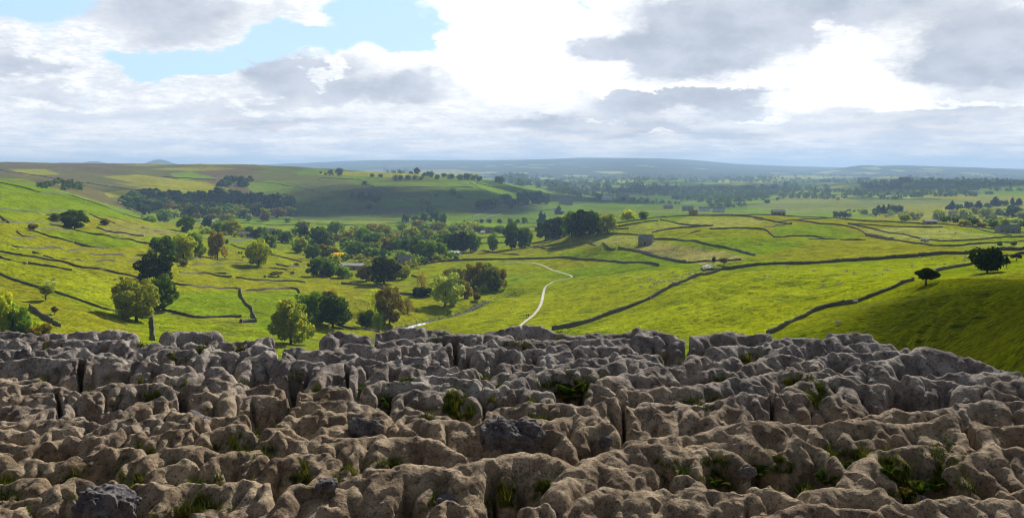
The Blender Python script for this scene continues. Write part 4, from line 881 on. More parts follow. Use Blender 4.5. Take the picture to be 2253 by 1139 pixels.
# --- single trees, each described
for a in [
 (300,706,96,90,'o','large olive-green ash with spreading crown behind the rock edge at left','round'),
 (358,683,64,76,'dg','deep green tree overlapping the right side of the large olive-green ash','round'),
 (348,622,70,60,'k','almost black broad tree above the large olive-green ash','round'),
 (356,570,48,48,'dg','deep green tree, leftmost of the clump by the tumbled walls','round'),
 (404,573,52,56,'yg','glowing yellow-green tree in the middle of the clump','round'),
 (430,566,38,52,'g','olive tree half hidden behind the glowing yellow-green one','round'),
 (479,570,38,60,'a','tan autumn tree standing alone right of the clump','round'),
 (569,586,58,58,'yg','light yellow-green double-crowned tree on the rise','round'),
 (596,546,28,28,'g','small green tree just behind the double-crowned tree','round'),
 (164,504,54,40,'d','dark windblown tree on the upper left slope','round'),
 (124,487,28,18,'o','small olive tree left of the dark windblown tree','round'),
 (73,504,18,11,'b','small rusty bush on the left slope below two trees','bush'),
 (231,495,18,13,'b','brown bush beside the tan grass bank','bush'),
 (410,511,36,36,'g','green tree with a clear trunk, right of the tan grass','round'),
 (361,489,34,28,'g','green tree under the far wood, by the end of the long hill wall','round'),
 (384,480,26,20,'p','pale green tree at the edge of the far wood','round'),
 (457,502,26,24,'k','black tree in front of the white tunnels','round'),
 (455,513,20,14,'p','pale bush below the white tunnels','bush'),
 (480,515,30,26,'g','green tree right of the white tunnels','round'),
 (509,517,44,34,'yg','bright yellow-green tree near the white tunnels','round'),
 (549,513,20,15,'dg','small green tree before the village, first of two','round'),
 (575,524,28,24,'dg','larger green tree before the village, second of two','round'),
 (612,609,30,12,'b','flat-topped little thorn on the valley meadow','thorn'),
 (404,586,14,13,'b','rusty round bush below the clump of trees','bush'),
 (500,536,11,10,'d','tiny dark bush right of the tan autumn tree','bush'),
 (101,661,32,32,'o','thin leaning hawthorn alone on the left hillside','thorn'),
 (120,692,18,18,'b','sparse little thorn below the leaning hawthorn','thorn'),
 (640,756,88,96,'o','big olive tree rising just behind the rock edge','round'),
 (680,706,64,64,'g','greyish green tree joined to the right of the big olive tree','round'),
 (733,718,76,68,'d','broad dark tree between the big olive tree and the stream','round'),
 (718,668,44,30,'a','rusty topped bush on the bank above the broad dark tree','bush'),
 (806,722,34,38,'d','small dark round tree beside the stream','round'),
 (833,720,22,36,'g','thin pale tree between the small dark tree and the autumn tree','sparse'),
 (857,713,58,80,'a','tall tree turning brown by the white water','round'),
 (826,688,30,50,'yg','thin yellow-green tree behind the tall brown tree','sparse'),
 (897,690,30,34,'b','bare brown shrub beside the white water','sparse'),
 (980,672,68,70,'p','pale silvery green tree by the stream','round'),
 (1022,657,32,40,'a','brown tree right of the pale silvery tree','round'),
 (1062,643,20,18,'p','pale round bush above the stream','bush'),
 (1050,662,14,18,'b','small rusty bush on the stream bank','bush'),
 (1042,632,52,54,'a','golden brown tree on the wooded bank','round'),
 (1076,638,44,56,'o','olive tree on the wooded bank','round'),
 (1100,634,30,44,'a','last tree at the right end of the wooded bank','round'),
 (1008,622,46,34,'o','low olive tree at the left of the wooded bank','bush'),
 (988,618,34,28,'a','tan bush at the left end of the wooded bank','bush'),
 (928,634,28,36,'a','thin autumn tree above the dark hedge','sparse'),
 (922,651,52,20,'k','dark low hedge by the stream meadow','bush'),
 (1058,600,70,16,'o','strip of scrub behind the wooded bank','bush'),
 (845,624,66,56,'k','great dome-shaped black tree at the village edge','round'),
 (806,618,40,34,'a','russet tree behind the left of the great black tree','round'),
 (884,614,36,32,'o','olive tree behind the right of the great black tree','round'),
 (1084,553,26,40,'g','single green tree in the strip fields right of the village','round'),
 (1126,548,38,58,'dg','left of the paired deep green trees','round'),
 (1153,546,36,44,'dg','right of the paired deep green trees','round'),
 (1200,528,38,42,'d','first dark tree at the left end of the clump on the ridge','round'),
 (1224,526,40,46,'k','second tree from the left in the clump on the ridge','round'),
 (1240,520,30,48,'yg','yellow-green tree showing in the clump on the ridge','round'),
 (1258,520,46,53,'dg','fourth tree of the clump on the ridge','round'),
 (1276,518,48,54,'k','darkest tree in the middle of the clump on the ridge','round'),
 (1296,517,46,51,'d','sixth tree of the clump on the ridge','round'),
 (1314,516,40,46,'dg','seventh tree of the clump on the ridge','round'),
 (1337,513,40,42,'yg','light yellow-green tree at the right end of the ridge clump','round'),
 (1380,486,32,24,'yg','lit round tree behind the crest, left of two','round'),
 (1416,482,24,16,'dg','small round tree behind the crest, right of two','round'),
 (1593,583,22,16,'o','small bushy tree at the sheep pen','thorn'),
 (1571,577,9,12,'k','dark narrow conifer stump beside the sheep pen','bush'),
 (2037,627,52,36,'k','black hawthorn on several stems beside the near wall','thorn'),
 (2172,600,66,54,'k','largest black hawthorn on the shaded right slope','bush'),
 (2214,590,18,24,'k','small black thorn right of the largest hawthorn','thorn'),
 (2236,573,18,14,'k','tiny black thorn at the right edge of the slope','thorn'),
 (488,409,20,14,'k','left conifer block of the moor plantation','conifer'),
 (2200,541,10,8,'d','small bush by the wall at the right edge','bush'),
 (2230,540,12,8,'d','rounded bush by the wall at the far right edge','bush'),
]: tree(*a[:6], form=a[6], group=None)
for px, py, w, h, k, l in [(8,742,66,96,'yg','leftmost yellow-green tree rising at the lower left edge'),(42,748,54,72,'g','green tree right of the leftmost tree at the lower left edge'),(74,752,46,46,'yg','small yellow-green tree by the dark wall, lower left'),(88,760,54,46,'a','rusty bush by the dark wall, just behind the rock edge')]: tree(px, py, w, h, k, l)
# --- grouped trees; the label gives colour and place counted from the left
ORD = ['', 'second', 'third', 'fourth', 'fifth', 'sixth', 'seventh', 'eighth', 'ninth', 'tenth', 'eleventh', 'twelfth', 'thirteenth', 'fourteenth', 'fifteenth', 'sixteenth', 'seventeenth', 'eighteenth', 'nineteenth', 'twentieth', 'twenty-first', 'twenty-second', 'twenty-third', 'twenty-fourth', 'twenty-fifth']
def grove(lst, where, group, o=None, number=True, widen=1.0, **kw):
    L = []
    for px, py, w, h, k in lst:
        if o: px, py, w, h = o[0] + px * o[2], o[1] + py * o[2], w * o[2], h * o[2]
        L.append((px, py, w * widen, h, k))
    seen = {}
    for px, py, w, h, k in sorted(L):
        i = seen.get(k, 0); seen[k] = i + 1; n = sum(1 for q in L if q[4] == k)
        if not number or i >= len(ORD): lab = '%s tree %s' % (WORD[k], where)
        elif n == 1: lab = 'only %s tree %s' % (WORD[k], where)
        else: lab = '%s %s tree from the left %s' % ((ORD[i] or 'first'), WORD[k], where)
        tree(px, py, w, h, k, lab, group, **kw)
grove([(20,545,75,110,'dg'),(100,470,90,70,'g'),(170,505,60,60,'o'),(245,520,90,90,'g'),(320,470,120,55,'a'),(300,545,95,80,'dg'),(225,595,110,85,'dg'),(300,605,80,60,'g'),(390,560,70,70,'a'),(430,565,64,72,'dg'),
 (470,452,60,42,'g'),(520,500,80,72,'yg'),(560,432,60,42,'a'),(612,500,70,60,'o'),(665,452,80,52,'o'),(655,520,62,54,'g'),(745,470,70,46,'g'),(850,457,80,58,'yg'),(900,457,50,36,'g'),(1010,462,60,42,'g'),
 (720,565,84,100,'dg'),(790,572,90,112,'k'),(850,566,84,100,'dg'),(550,605,74,118,'dg'),(605,612,90,105,'g'),(680,600,80,84,'g'),(670,618,50,38,'yg'),(380,482,60,52,'o'),(422,520,60,50,'a'),(85,600,70,62,'yg'),
 (35,600,80,70,'o'),(15,645,80,52,'g'),(60,695,64,74,'dg'),(140,714,84,68,'g'),(70,585,60,52,'a'),(150,545,60,60,'o'),(200,472,50,42,'o'),(770,613,30,24,'d'),(488,560,50,62,'d'),(350,600,70,52,'d'),
 (620,560,60,62,'o'),(590,452,50,40,'g'),(110,612,44,40,'y'),(260,640,50,34,'o'),(205,600,60,60,'dg'),(330,520,70,60,'o'),(460,600,50,40,'g'),(700,490,60,50,'o'),(560,520,50,50,'dg'),(780,500,60,50,'o')],
 'in the village', 'village trees', O2, widen=1.2, ymin=400, ymax=1700)
grove([(1465,490,62,58,'g'),(1590,515,84,62,'dg'),(1545,495,60,50,'d'),(1690,455,72,58,'o'),(1690,505,74,74,'k'),(1765,535,84,104,'d'),(1808,545,76,92,'k'),(1640,482,60,50,'g'),(1610,505,60,50,'o'),(1672,572,60,84,'yg'),
 (1740,612,84,86,'dg'),(1790,600,70,76,'a'),(1762,706,90,96,'d'),(1832,706,84,84,'dg'),(1860,640,60,60,'yg'),(1648,648,30,22,'o'),(1870,482,60,80,'g'),(1420,492,50,50,'d'),(1385,470,40,36,'d')],
 'at the village left end', 'trees at the left end of the village', O1, ymin=400, ymax=1700)
grove([(900,330,60,50,'d'),(940,338,60,62,'d'),(985,325,60,52,'dg'),(1040,293,60,46,'dg'),(1080,322,60,50,'d'),(1130,304,72,62,'d'),(1172,304,80,72,'k'),(1220,302,80,70,'k'),(1268,300,62,56,'d')], 'in the dark wood on the far hillside', 'dark wood on the far hillside', O2, ymin=1400)
grove([(490,402,50,44,'d'),(540,398,50,30,'d'),(588,402,50,50,'d'),(650,400,60,62,'d'),(692,412,50,62,'dg'),(632,352,50,42,'d'),(612,322,40,46,'o'),(578,292,36,34,'o'),(750,252,42,36,'o'),(785,268,40,22,'o'),(320,292,50,42,'d'),(290,278,40,36,'d'),(240,277,40,42,'d'),(190,267,40,30,'dg'),(285,330,40,28,'d'),(260,197,30,24,'k'),(655,262,22,18,'d')],
 'scattered over the shaded far hill', 'trees on the shaded far hill', O2, ymin=1400)
grove([(1240,402,40,60,'c'),(1260,403,30,50,'c'),(1340,358,50,44,'c'),(880,408,24,18,'d'),(910,406,26,22,'d'),(950,408,30,26,'dg'),(1010,408,34,24,'d'),(1070,408,30,28,'d'),(1110,407,24,22,'d'),(1150,408,40,32,'dg')], 'along the lane beyond the village', 'trees along the lane beyond the village', O2, ymin=1200)
grove([(15,132,16,12,'d'),(40,138,16,12,'d'),(70,140,30,30,'d'),(118,142,44,40,'d'),(550,134,32,34,'k'),(590,150,30,24,'d'),(620,152,40,34,'d'),(665,162,30,26,'d'),(700,152,30,22,'d'),(740,160,40,26,'d'),(790,165,44,30,'o'),(830,168,40,36,'d'),(870,166,44,34,'o'),(900,172,30,28,'d'),(430,168,34,30,'o'),(460,168,30,28,'d'),(500,165,34,24,'d'),(540,168,36,28,'o'),(575,166,24,20,'d'),(350,152,24,18,'d'),(300,150,24,18,'d')],
 'on the skyline of the far hill', 'trees on the skyline of the far hill', O2, ymin=1400)
grove([(1200+30*i,[290,330][i%2],46,42,'d') for i in range(0)] + [(1215,316,40,36,'c'),(1240,318,44,40,'c'),(1265,315,40,40,'c'),(1290,316,44,40,'d'),(1320,314,40,36,'d'),(1200,318,34,28,'d'),(1010,338,50,30,'d'),(1035,340,40,34,'d'),(1065,338,40,28,'yg'),(1140,322,50,30,'p')],
 'in the copse beyond the right hill', 'copse beyond the right hill', O3, ymin=1200)
grove([(1345,356,60,34,'p'),(1375,348,50,36,'o'),(1400,345,40,28,'o'),(1515,358,64,58,'yg'),(1555,362,50,36,'g'),(1645,350,74,54,'yg'),(1600,345,40,30,'o'),(1685,376,60,34,'d'),(1640,378,50,30,'yg'),(1755,345,56,54,'p'),(1818,335,60,44,'p'),(1885,342,76,62,'d'),(1700,318,60,30,'o'),(1740,318,60,30,'o'),(1790,390,50,34,'dg'),(1850,372,60,30,'yg'),(1900,366,60,26,'p'),(1730,388,50,24,'b'),(1830,352,40,22,'yg'),(1940,350,60,40,'p'),(1600,366,40,30,'b'),(1940,385,50,30,'dg')],
 'in the loose wood at the right edge', 'loose wood at the right edge', O3, ymin=900)
grove([(1580,298,44,40,'c'),(1615,300,40,28,'d'),(1665,296,44,36,'d'),(1715,292,44,36,'c'),(1800,280,54,44,'c'),(1840,278,40,26,'d'),(1885,276,30,36,'c'),(1915,277,50,34,'c'),(1760,290,40,24,'d')], 'in the row above the loose wood', 'dark row above the loose wood', O3, ymin=1500)
grove([(655,266,30,16,'d'),(925,162,24,14,'k'),(945,163,24,16,'k'),(965,163,24,16,'k'),(1000,162,20,14,'k'),(1130,152,30,12,'k'),(1155,152,34,14,'k'),(1325,160,34,22,'k'),(1355,160,40,24,'k'),(1830,166,20,12,'k')], 'on the distant rises at right', 'trees on the distant rises', O3, ymin=2000)
# --- the woods: many alike
wr = random.Random(21)
def wood(poly, n, kinds, where, group, w=(14, 22), h=(14, 24), ymin=1200):
    xs = [q[0] for q in poly]; ys = [q[1] for q in poly]; L = []; t = 0
    while len(L) < n and t < n * 40:
        t += 1; x, y = wr.uniform(min(xs), max(xs)), wr.uniform(min(ys), max(ys))
        if in_poly(np.array([x]), np.array([y]), poly)[0]: L.append((x, y, wr.uniform(*w), wr.uniform(*h), wr.choice(kinds)))
    grove(L, where, group, ymin=ymin)
wood([(290,470),(340,462),(420,466),(520,470),(600,466),(650,474),(640,485),(520,482),(420,479),(340,476)], 44, ['d', 'd', 'dg', 'o', 'o', 'b', 'k'], 'in the long wood', 'long wood under the brown moor', w=(18, 28), h=(16, 26))
wood([(545,446),(610,446),(640,462),(640,476),(560,474),(520,464)], 24, ['c', 'c', 'k'], 'in the steep conifer wood', 'conifers under the brown moor', w=(10, 15), h=(18, 26))
wood([(488,402),(520,396),(556,398),(556,410),(520,414),(488,412)], 12, ['k', 'd', 'c'], 'in the small moor plantation', 'small plantation on the moor', w=(12, 18), h=(9, 15))
wood([(390,480),(470,482),(660,486),(640,490),(480,488)], 9, ['p', 'o', 'b'], 'standing out before the long wood', 'trees in front of the long wood', w=(14, 22), h=(12, 20), ymin=900)
print('trees', NT[0])
# --- woods and hedges of the distant plain: thousands of crowns, one mass
def mass(name, label, regions, seed, mat='d', ymin=1150, nl=46, sz=.24):
    r = np.random.default_rng(seed); Vs, Fs = [], []; base = 0
    protoV, protoF = crown_np(5, nl, sz)
    for poly, n, hpx in regions:
        xs = [q[0] for q in poly]; ys = [q[1] for q in poly]; c = 0; t = 0
        while c < n and t < n * 30:
            t += 1; x, y = r.uniform(min(xs), max(xs)), r.uniform(min(ys), max(ys))
            if not in_poly(np.array([x]), np.array([y]), poly)[0]: continue
            P_ = cast(x, y, ymin); s = P_.y / F; h = hpx * r.uniform(.6, 1.3) * s; w = h * r.uniform(.9, 1.6)
            a = r.uniform(0, 6.28); V = protoV.copy(); V[:, :2] = V[:, :2] @ np.array([[math.cos(a), -math.sin(a)], [math.sin(a), math.cos(a)]])
            V = V * (w, w, h) + np.array((P_.x, P_.y, P_.z - .05 * h)); Vs.append(V); Fs.append(protoF + base); base += len(V); c += 1
    me = mesh_np(name, np.vstack(Vs), np.vstack(Fs), [LM[mat]]); link(name, me, kind='stuff', label=label)
def belt(x0, y0, x1, y1, t=2): return [(x0, y0 - t), (x1, y1 - t), (x1, y1 + t), (x0, y0 + t)]
regs = [([(262,452),(300,436),(340,430),(420,432),(500,432),(560,436),(600,446),(655,472),(600,470),(420,466),(340,464),(290,462)], 210, 20), ([(80,412),(120,402),(150,402),(180,412),(175,420),(130,418)], 26, 12), ([(1090,396),(1150,392),(1230,408),(1290,425),(1260,430),(1180,415),(1100,404)], 90, 13), ([(843,376),(900,378),(915,383),(850,381)], 30, 6), ([(600,425),(640,440),(660,470),(640,470)], 16, 12), ([(1200,405),(1330,402),(1480,412),(1480,428),(1300,440),(1230,425)], 120, 9), ([(1480,418),(1640,420),(1680,440),(1600,452),(1480,440)], 130, 10), ([(1560,452),(1640,448),(1640,458),(1560,460)], 16, 9),
 ([(1630,412),(1750,408),(1900,420),(1900,436),(1760,438),(1640,436)], 120, 9), ([(1885,402),(1985,400),(1985,416),(1900,414)], 40, 8), ([(2060,412),(2150,404),(2150,432),(2065,433)], 60, 10), ([(2100,404),(2253,398),(2253,408),(2120,414)], 40, 7),
 ([(1220,392),(1700,390),(1700,402),(1220,402)], 190, 5), ([(1700,394),(2000,396),(2000,404),(1700,404)], 60, 5), ([(1000,385),(1220,388),(1220,396),(1060,394)], 50, 5), ([(2000,392),(2253,390),(2253,398),(2000,400)], 60, 4),
 ([(1560,396),(1640,392),(1700,398),(1600,400)], 30, 5), ([(1800,400),(1900,396),(1940,402)], 24, 5), ([(1300,437),(1420,438),(1500,450),(1420,446)], 36, 6), ([(1990,430),(2030,426),(2030,434),(1990,434)], 14, 9), ([(1875,425),(1960,420),(1960,434),(1880,436)], 24, 7),
 ([(1180,384),(2253,384),(2253,391),(1180,391)], 240, 3.2), ([(1850,462),(1990,466),(1980,474),(1850,470)], 20, 6)]
for i in range(46):
    x = wr.uniform(1180, 2230); y = wr.uniform(388, 440); regs.append((belt(x, y, x + wr.uniform(40, 130), y + wr.uniform(-4, 4), 1.1), 9, 4 + (y - 385) * .07))
mass('distant_woods', 'woods and hedges of the hazy distant plain', regs, 3)

for mat, sd_, nm, lab in (('g', 11, 'green_scrub', 'green garden scrub and hedges filling the gaps between village trees'), ('o', 12, 'olive_scrub', 'olive scrub and hedges filling the gaps between village trees'), ('d', 13, 'dark_scrub', 'dark scrub and hedges at the feet of the village trees')):
    mass(nm, lab, [([(620,528),(700,505),(800,505),(900,500),(1040,505),(1045,548),(990,572),(915,598),(800,585),(735,600),(690,600),(650,560)], 46, 17), ([(440,505),(560,512),(640,520),(640,530),(520,522),(440,515)], 12, 11), ([(990,622),(1100,632),(1090,642),(1000,628)], 7, 16), ([(690,660),(740,705),(700,718),(660,735)], 5, 20), ([(1190,518),(1300,512),(1330,514),(1240,524)], 5, 14),
        ([(1870,470),(1960,470),(2060,480),(2253,470),(2253,500),(2120,486),(2000,486)], 14, 10), ([(310,478),(345,484),(340,490),(320,486)], 3, 10), ([(360,575),(440,570),(440,576),(370,580)], 3, 10)], sd_, mat, 350, 160, .13)
# ------------------------------------------------------------ buildings
def stonemat(name, c0, c1, sc=1.2):
    m_, g, b = material(name, .9, .1); geo = g.n.new('ShaderNodeNewGeometry').outputs['Position']
    g.l.new(g.mix(g.ramp(g.noise(geo, sc, 4, .75), .35, .65), c0, c1), b.inputs['Base Color']); bump(g, b, g.noise(geo, 3, 3, .8), .7, .15); return m_
M_GREY = stonemat('grey_rubble', (.20, .19, .17), (.38, .36, .32)); M_WARM = stonemat('warm_sandstone', (.25, .20, .13), (.42, .35, .24)); M_PINK = stonemat('pinkish_render', (.34, .24, .21), (.46, .34, .29))
M_WHITE = stonemat('whitewash', (.62, .61, .58), (.82, .81, .78)); M_SLATE = stonemat('stone_slates', (.20, .21, .22), (.34, .34, .34), .6); M_PALE = stonemat('pale_sheeting', (.55, .57, .58), (.8, .82, .84), .3)
M_ROOF = stonemat('weathered_sheeting', (.32, .32, .31), (.52, .52, .51), .5)
M_TILE = stonemat('mossy_slates', (.17, .165, .14), (.28, .26, .22), .6); M_DARK, g, b = material('dark_opening', .5, .4); b.inputs['Base Color'].default_value = (.015, .015, .017, 1); M_LIN = stonemat('door_timber', (.05, .035, .025), (.09, .06, .04)); M_GRN = stonemat('pale_green_sheeting', (.40, .62, .55), (.6, .8, .72), .3)
def bx(bm, x0, y0, z0, x1, y1, z1):
    v = [bm.verts.new(p) for p in ((x0,y0,z0),(x1,y0,z0),(x1,y1,z0),(x0,y1,z0),(x0,y0,z1),(x1,y0,z1),(x1,y1,z1),(x0,y1,z1))]
    for f in ((0,3,2,1),(4,5,6,7),(0,1,5,4),(1,2,6,5),(2,3,7,6),(3,0,4,7)): bm.faces.new([v[i] for i in f])
def part(bm, name, mat, parent):
    me = D.meshes.new(name); bm.to_mesh(me); bm.free(); me.materials.append(mat); return link(name, me, parent=parent)
def house(px, py, wpx, label, name='stone_house', cat='house', wall_m=None, roof_m=None, d=6.5, h=4.5, pitch=2.4, rot=0., chim=0, win=2, door=True, lean=False, ymin=300, ymax=9000, group=None, ratio=None):
    P_ = cast(px, py, ymin, ymax); w = wpx * P_.y / F
    if ratio: d = w * ratio; h = max(3, w * .28); pitch = w * .15
    rt = D.objects.new(name, None); COL.objects.link(rt); rt.location = P_ - Vector((0, 0, .4)); rt.rotation_euler = (0, 0, rot); rt['label'] = label; rt['category'] = cat
    if group: rt['group'] = group
    wall_m = wall_m or M_GREY; roof_m = roof_m or M_SLATE; hw, hd = w / 2, d / 2
    bm = bmesh.new(); v = [bm.verts.new(p) for p in ((-hw,-hd,0),(hw,-hd,0),(hw,hd,0),(-hw,hd,0),(-hw,-hd,h),(hw,-hd,h),(hw,hd,h),(-hw,hd,h),(-hw,0,h+pitch),(hw,0,h+pitch))]
    for f in ((0,1,5,4),(2,3,7,6),(1,2,6,9,5),(3,0,4,8,7)): bm.faces.new([v[i] for i in f])
    part(bm, 'wall', wall_m, rt)
    bm = bmesh.new(); e = .35; th = .16; s_ = pitch / hd
    for sg in (-1, 1):
        pts = [(-hw - e, sg * (hd + e), h - e * s_), (hw + e, sg * (hd + e), h - e * s_), (hw + e, 0, h + pitch), (-hw - e, 0, h + pitch)]
        a = [bm.verts.new((x, y, z + .02)) for x, y, z in pts]; c = [bm.verts.new((x, y, z + th + .02)) for x, y, z in pts]
        fs = [a[::-1], c] + [[a[i], a[(i + 1) % 4], c[(i + 1) % 4], c[i]] for i in range(4)]
        for f in fs: bm.faces.new(f)
    bmesh.ops.recalc_face_normals(bm, faces=bm.faces); rf = part(bm, 'roof', roof_m, rt)
    for k in range(chim):
        bm = bmesh.new(); cx = (-hw + .6) if k == 0 else (hw - .6); bx(bm, cx - .45, -.4, h + pitch - .6, cx + .45, .4, h + pitch + 1.3); bx(bm, cx - .2, -.2, h + pitch + 1.3, cx + .2, .2, h + pitch + 1.7); part(bm, 'chimney', wall_m, rf)
    for k in range(win):
        x = -hw + w * (k + .5) / win
        for z in ([.28, .68] if h > 4 and win > 1 else [.45]):
            if door and k == win // 2 and z < .5: continue
            bm = bmesh.new(); bx(bm, x - .45, -hd - .03, h * z - .45, x + .45, -hd + .1, h * z + .55); wn_ = part(bm, 'window', M_DARK, rt)
            bm = bmesh.new(); bx(bm, x - .6, -hd - .12, h * z - .62, x + .6, -hd + .05, h * z - .452); part(bm, 'sill', M_WARM, wn_)
    if door:
        x = -hw + w * (win // 2 + .5) / max(win, 1); bm = bmesh.new(); bx(bm, x - .6, -hd - .04, 0, x + .6, -hd + .1, min(h * .62, 2.4)); part(bm, 'door', M_LIN, rt)
    return rt
house(1421, 537, 30, 'grey stone field barn with slate roof above the tan field', 'field_barn', 'barn', d=7, h=5.4, pitch=3.2, rot=R(-24), win=1, wall_m=M_GREY, ymax=1200)
house(2217, 513, 50, 'long grey farmhouse with slate roof at the right edge', 'farmhouse', 'farmhouse', d=8, h=5, pitch=3.5, rot=R(8), chim=2, win=4, ymax=1400)
house(1712, 472, 28, 'long low grey barn on the skyline of the right hill', 'field_barn', 'barn', d=7, h=4.6, pitch=2.2, win=3, ymax=1500, rot=R(4))
house(1525, 471, 18, 'small sunlit pinkish barn on the crest of the right hill', 'field_barn', 'barn', d=7, h=3.6, pitch=3, win=1, wall_m=M_PINK, roof_m=M_WARM, ymax=1500, rot=R(-8))
house(2046, 492, 26, 'low barn with stone pens beside the pale hay field', 'field_barn', 'barn', d=7, h=3.2, pitch=1.4, win=2, wall_m=M_PINK, ymax=1500)
house(775, 592, 54, 'long white-roofed farm shed at the front of the village', 'farm_shed', 'shed', d=9, h=4., pitch=1.6, rot=R(-7), win=4, roof_m=M_ROOF, wall_m=M_WARM, ymax=1000)
house(1000, 562, 26, 'open-fronted grey shed right of the village trees', 'farm_shed', 'shed', d=8, h=3.6, pitch=1.2, rot=R(-16), win=1, roof_m=M_PALE, ymax=1100)
house(890, 582, 28, 'tall grey house with steep roof showing between village trees', d=7, h=6, pitch=3.4, chim=2, win=3, ymax=1100)
house(897, 549, 24, 'large grey church-like hall above the tall grey house', 'village_hall', 'hall', d=9, h=7, pitch=4, win=3, door=False, ymax=1400, rot=R(-5))
house(883, 541, 8, 'white gabled house touching the large grey hall', d=8, h=6, pitch=3, wall_m=M_WHITE, win=1, ymax=1400)
house(888, 606, 26, 'low grey outbuilding beside the great dome-shaped tree', 'outbuilding', 'outbuilding', d=6, h=3.2, pitch=1.5, ymax=950)
house(738, 529, 26, 'reddish-roofed house among trees at the left of the village', d=7, h=5, pitch=3, roof_m=M_PINK, chim=1, ymax=1500)
house(727, 537, 8, 'white-walled house beside the reddish-roofed house', d=6, h=5, pitch=2.6, wall_m=M_WHITE, win=1, ymax=1500)
house(782, 514, 10, 'small white cottage behind the village trees', d=6, h=4, pitch=2.4, wall_m=M_WHITE, win=1, ymax=1700)
house(847, 534, 14, 'white cottage in the middle of the village', d=6, h=5, pitch=2.6, wall_m=M_WHITE, ymax=1500)
house(852, 541, 10, 'pale pink cottage just below the middle white cottage', d=6, h=4, pitch=2.6, wall_m=M_PINK, win=1, ymax=1400)
house(926, 517, 12, 'bright white cottage at the back of the village', d=6, h=5, pitch=2.6, wall_m=M_WHITE, ymax=1700)
house(872, 517, 22, 'red-roofed row house at the back of the village', d=7, h=4.5, pitch=3, roof_m=M_PINK, ymax=1700)
house(930, 536, 10, 'white house half hidden right of the village centre', d=6, h=5, pitch=2.6, wall_m=M_WHITE, win=1, ymax=1500)
house(945, 503, 18, 'grey-roofed house at the rear right of the village', d=7, h=5, pitch=3, chim=1, ymax=1800)
house(1081, 512, 26, 'long pale barn in the strip fields right of the village', 'field_barn', 'barn', d=8, h=4.5, pitch=3, wall_m=M_WARM, roof_m=M_TILE, ymin=700, ymax=1900)
house(1062, 514, 8, 'white farm vehicle shed left of the long pale barn', 'farm_shed', 'shed', d=5, h=3, pitch=1, wall_m=M_WHITE, roof_m=M_PALE, win=1, ymin=700, ymax=1900)
house(540, 520, 28, 'grey farm buildings between trees left of the village', 'farmhouse', 'farmhouse', d=7, h=4, pitch=2, ymax=1600)
house(595, 514, 22, 'grey farmhouse behind trees at the village approach', 'farmhouse', 'farmhouse', d=7, h=5, pitch=2.5, ymax=1800)
house(1336, 441, 22, 'white farm sheds far off on the shaded plain', 'farm_shed', 'shed', wall_m=M_WHITE, roof_m=M_PALE, ymin=1500, ratio=.5, win=3)
house(1371, 439, 26, 'long pinkish roofed shed right of the far white sheds', 'farm_shed', 'shed', wall_m=M_PINK, roof_m=M_PINK, ymin=1500, ratio=.4, win=3)
house(1245, 450, 30, 'ruined stone farm below the hanging wood', 'farmhouse', 'farmhouse', wall_m=M_WARM, roof_m=M_TILE, ymin=1300, ratio=.4, win=3)
house(1513, 463, 24, 'left farm building of the far group behind the crest', 'farmhouse', 'farmhouse', wall_m=M_PINK, roof_m=M_SLATE, ymin=1500, ratio=.4, win=3)
house(1549, 465, 24, 'middle farm building of the far group behind the crest', 'farmhouse', 'farmhouse', wall_m=M_PALE, roof_m=M_SLATE, ymin=1500, ratio=.4, win=3)
house(1580, 466, 26, 'right farm building of the far group behind the crest', 'farmhouse', 'farmhouse', wall_m=M_PALE, roof_m=M_SLATE, ymin=1500, ratio=.4, win=3)
house(1470, 459, 20, 'faint pinkish farmhouse left of the far farm group', 'farmhouse', 'farmhouse', wall_m=M_PINK, roof_m=M_PINK, ymin=1500, ratio=.4, win=2)
house(1415, 410, 10, 'tiny white house on the distant wooded plain', wall_m=M_WHITE, roof_m=M_PALE, ymin=2500, ratio=.5, win=1)
house(2142, 427, 20, 'white farm on the far slope at right', 'farmhouse', 'farmhouse', wall_m=M_WHITE, roof_m=M_PALE, ymin=1500, ratio=.4, win=2)
house(2176, 427, 16, 'dark farm building right of the far white farm', 'farmhouse', 'farmhouse', roof_m=M_SLATE, ymin=1500, ratio=.4, win=2)
house(2100, 474, 24, 'grey roofed farm between loose trees right of the hill', 'farmhouse', 'farmhouse', roof_m=M_SLATE, ymin=1200, ratio=.4, win=2)
# white growing tunnels
def tunnel(px, py, wpx, label, mat, rot):
    P_ = cast(px, py, 700, 2500); L = wpx * P_.y / F; rt = D.objects.new('growing_tunnel', None); COL.objects.link(rt); rt.location = P_; rt.rotation_euler = (0, 0, rot); rt['label'] = label; rt['category'] = 'polytunnel'
    bm = bmesh.new(); n = 10; A = [[bm.verts.new((x, math.cos(math.pi * k / n) * 4, math.sin(math.pi * k / n) * 3.6 - .2)) for k in range(n + 1)] for x in (-L / 2, -L / 4, 0, L / 4, L / 2)]
    for a, c in zip(A[:-1], A[1:]):
        for k in range(n): bm.faces.new((a[k], a[k + 1], c[k + 1], c[k]))
    part(bm, 'cover', mat, rt)
    for x in (-L / 2, L / 2):
        bm = bmesh.new(); bm.faces.new([bm.verts.new((x * 1.002, math.cos(math.pi * k / n) * 3.9, math.sin(math.pi * k / n) * 3.5 - .2)) for k in range(n + 1)]); bmesh.ops.solidify(bm, geom=bm.faces[:], thickness=.1); part(bm, 'end_panel', M_GREY, rt)
tunnel(462, 490, 22, 'white growing tunnel behind the black tree, right of two', M_PALE, R(-6)); tunnel(447, 492, 16, 'pale green growing tunnel, left of two', M_GRN, R(-6))
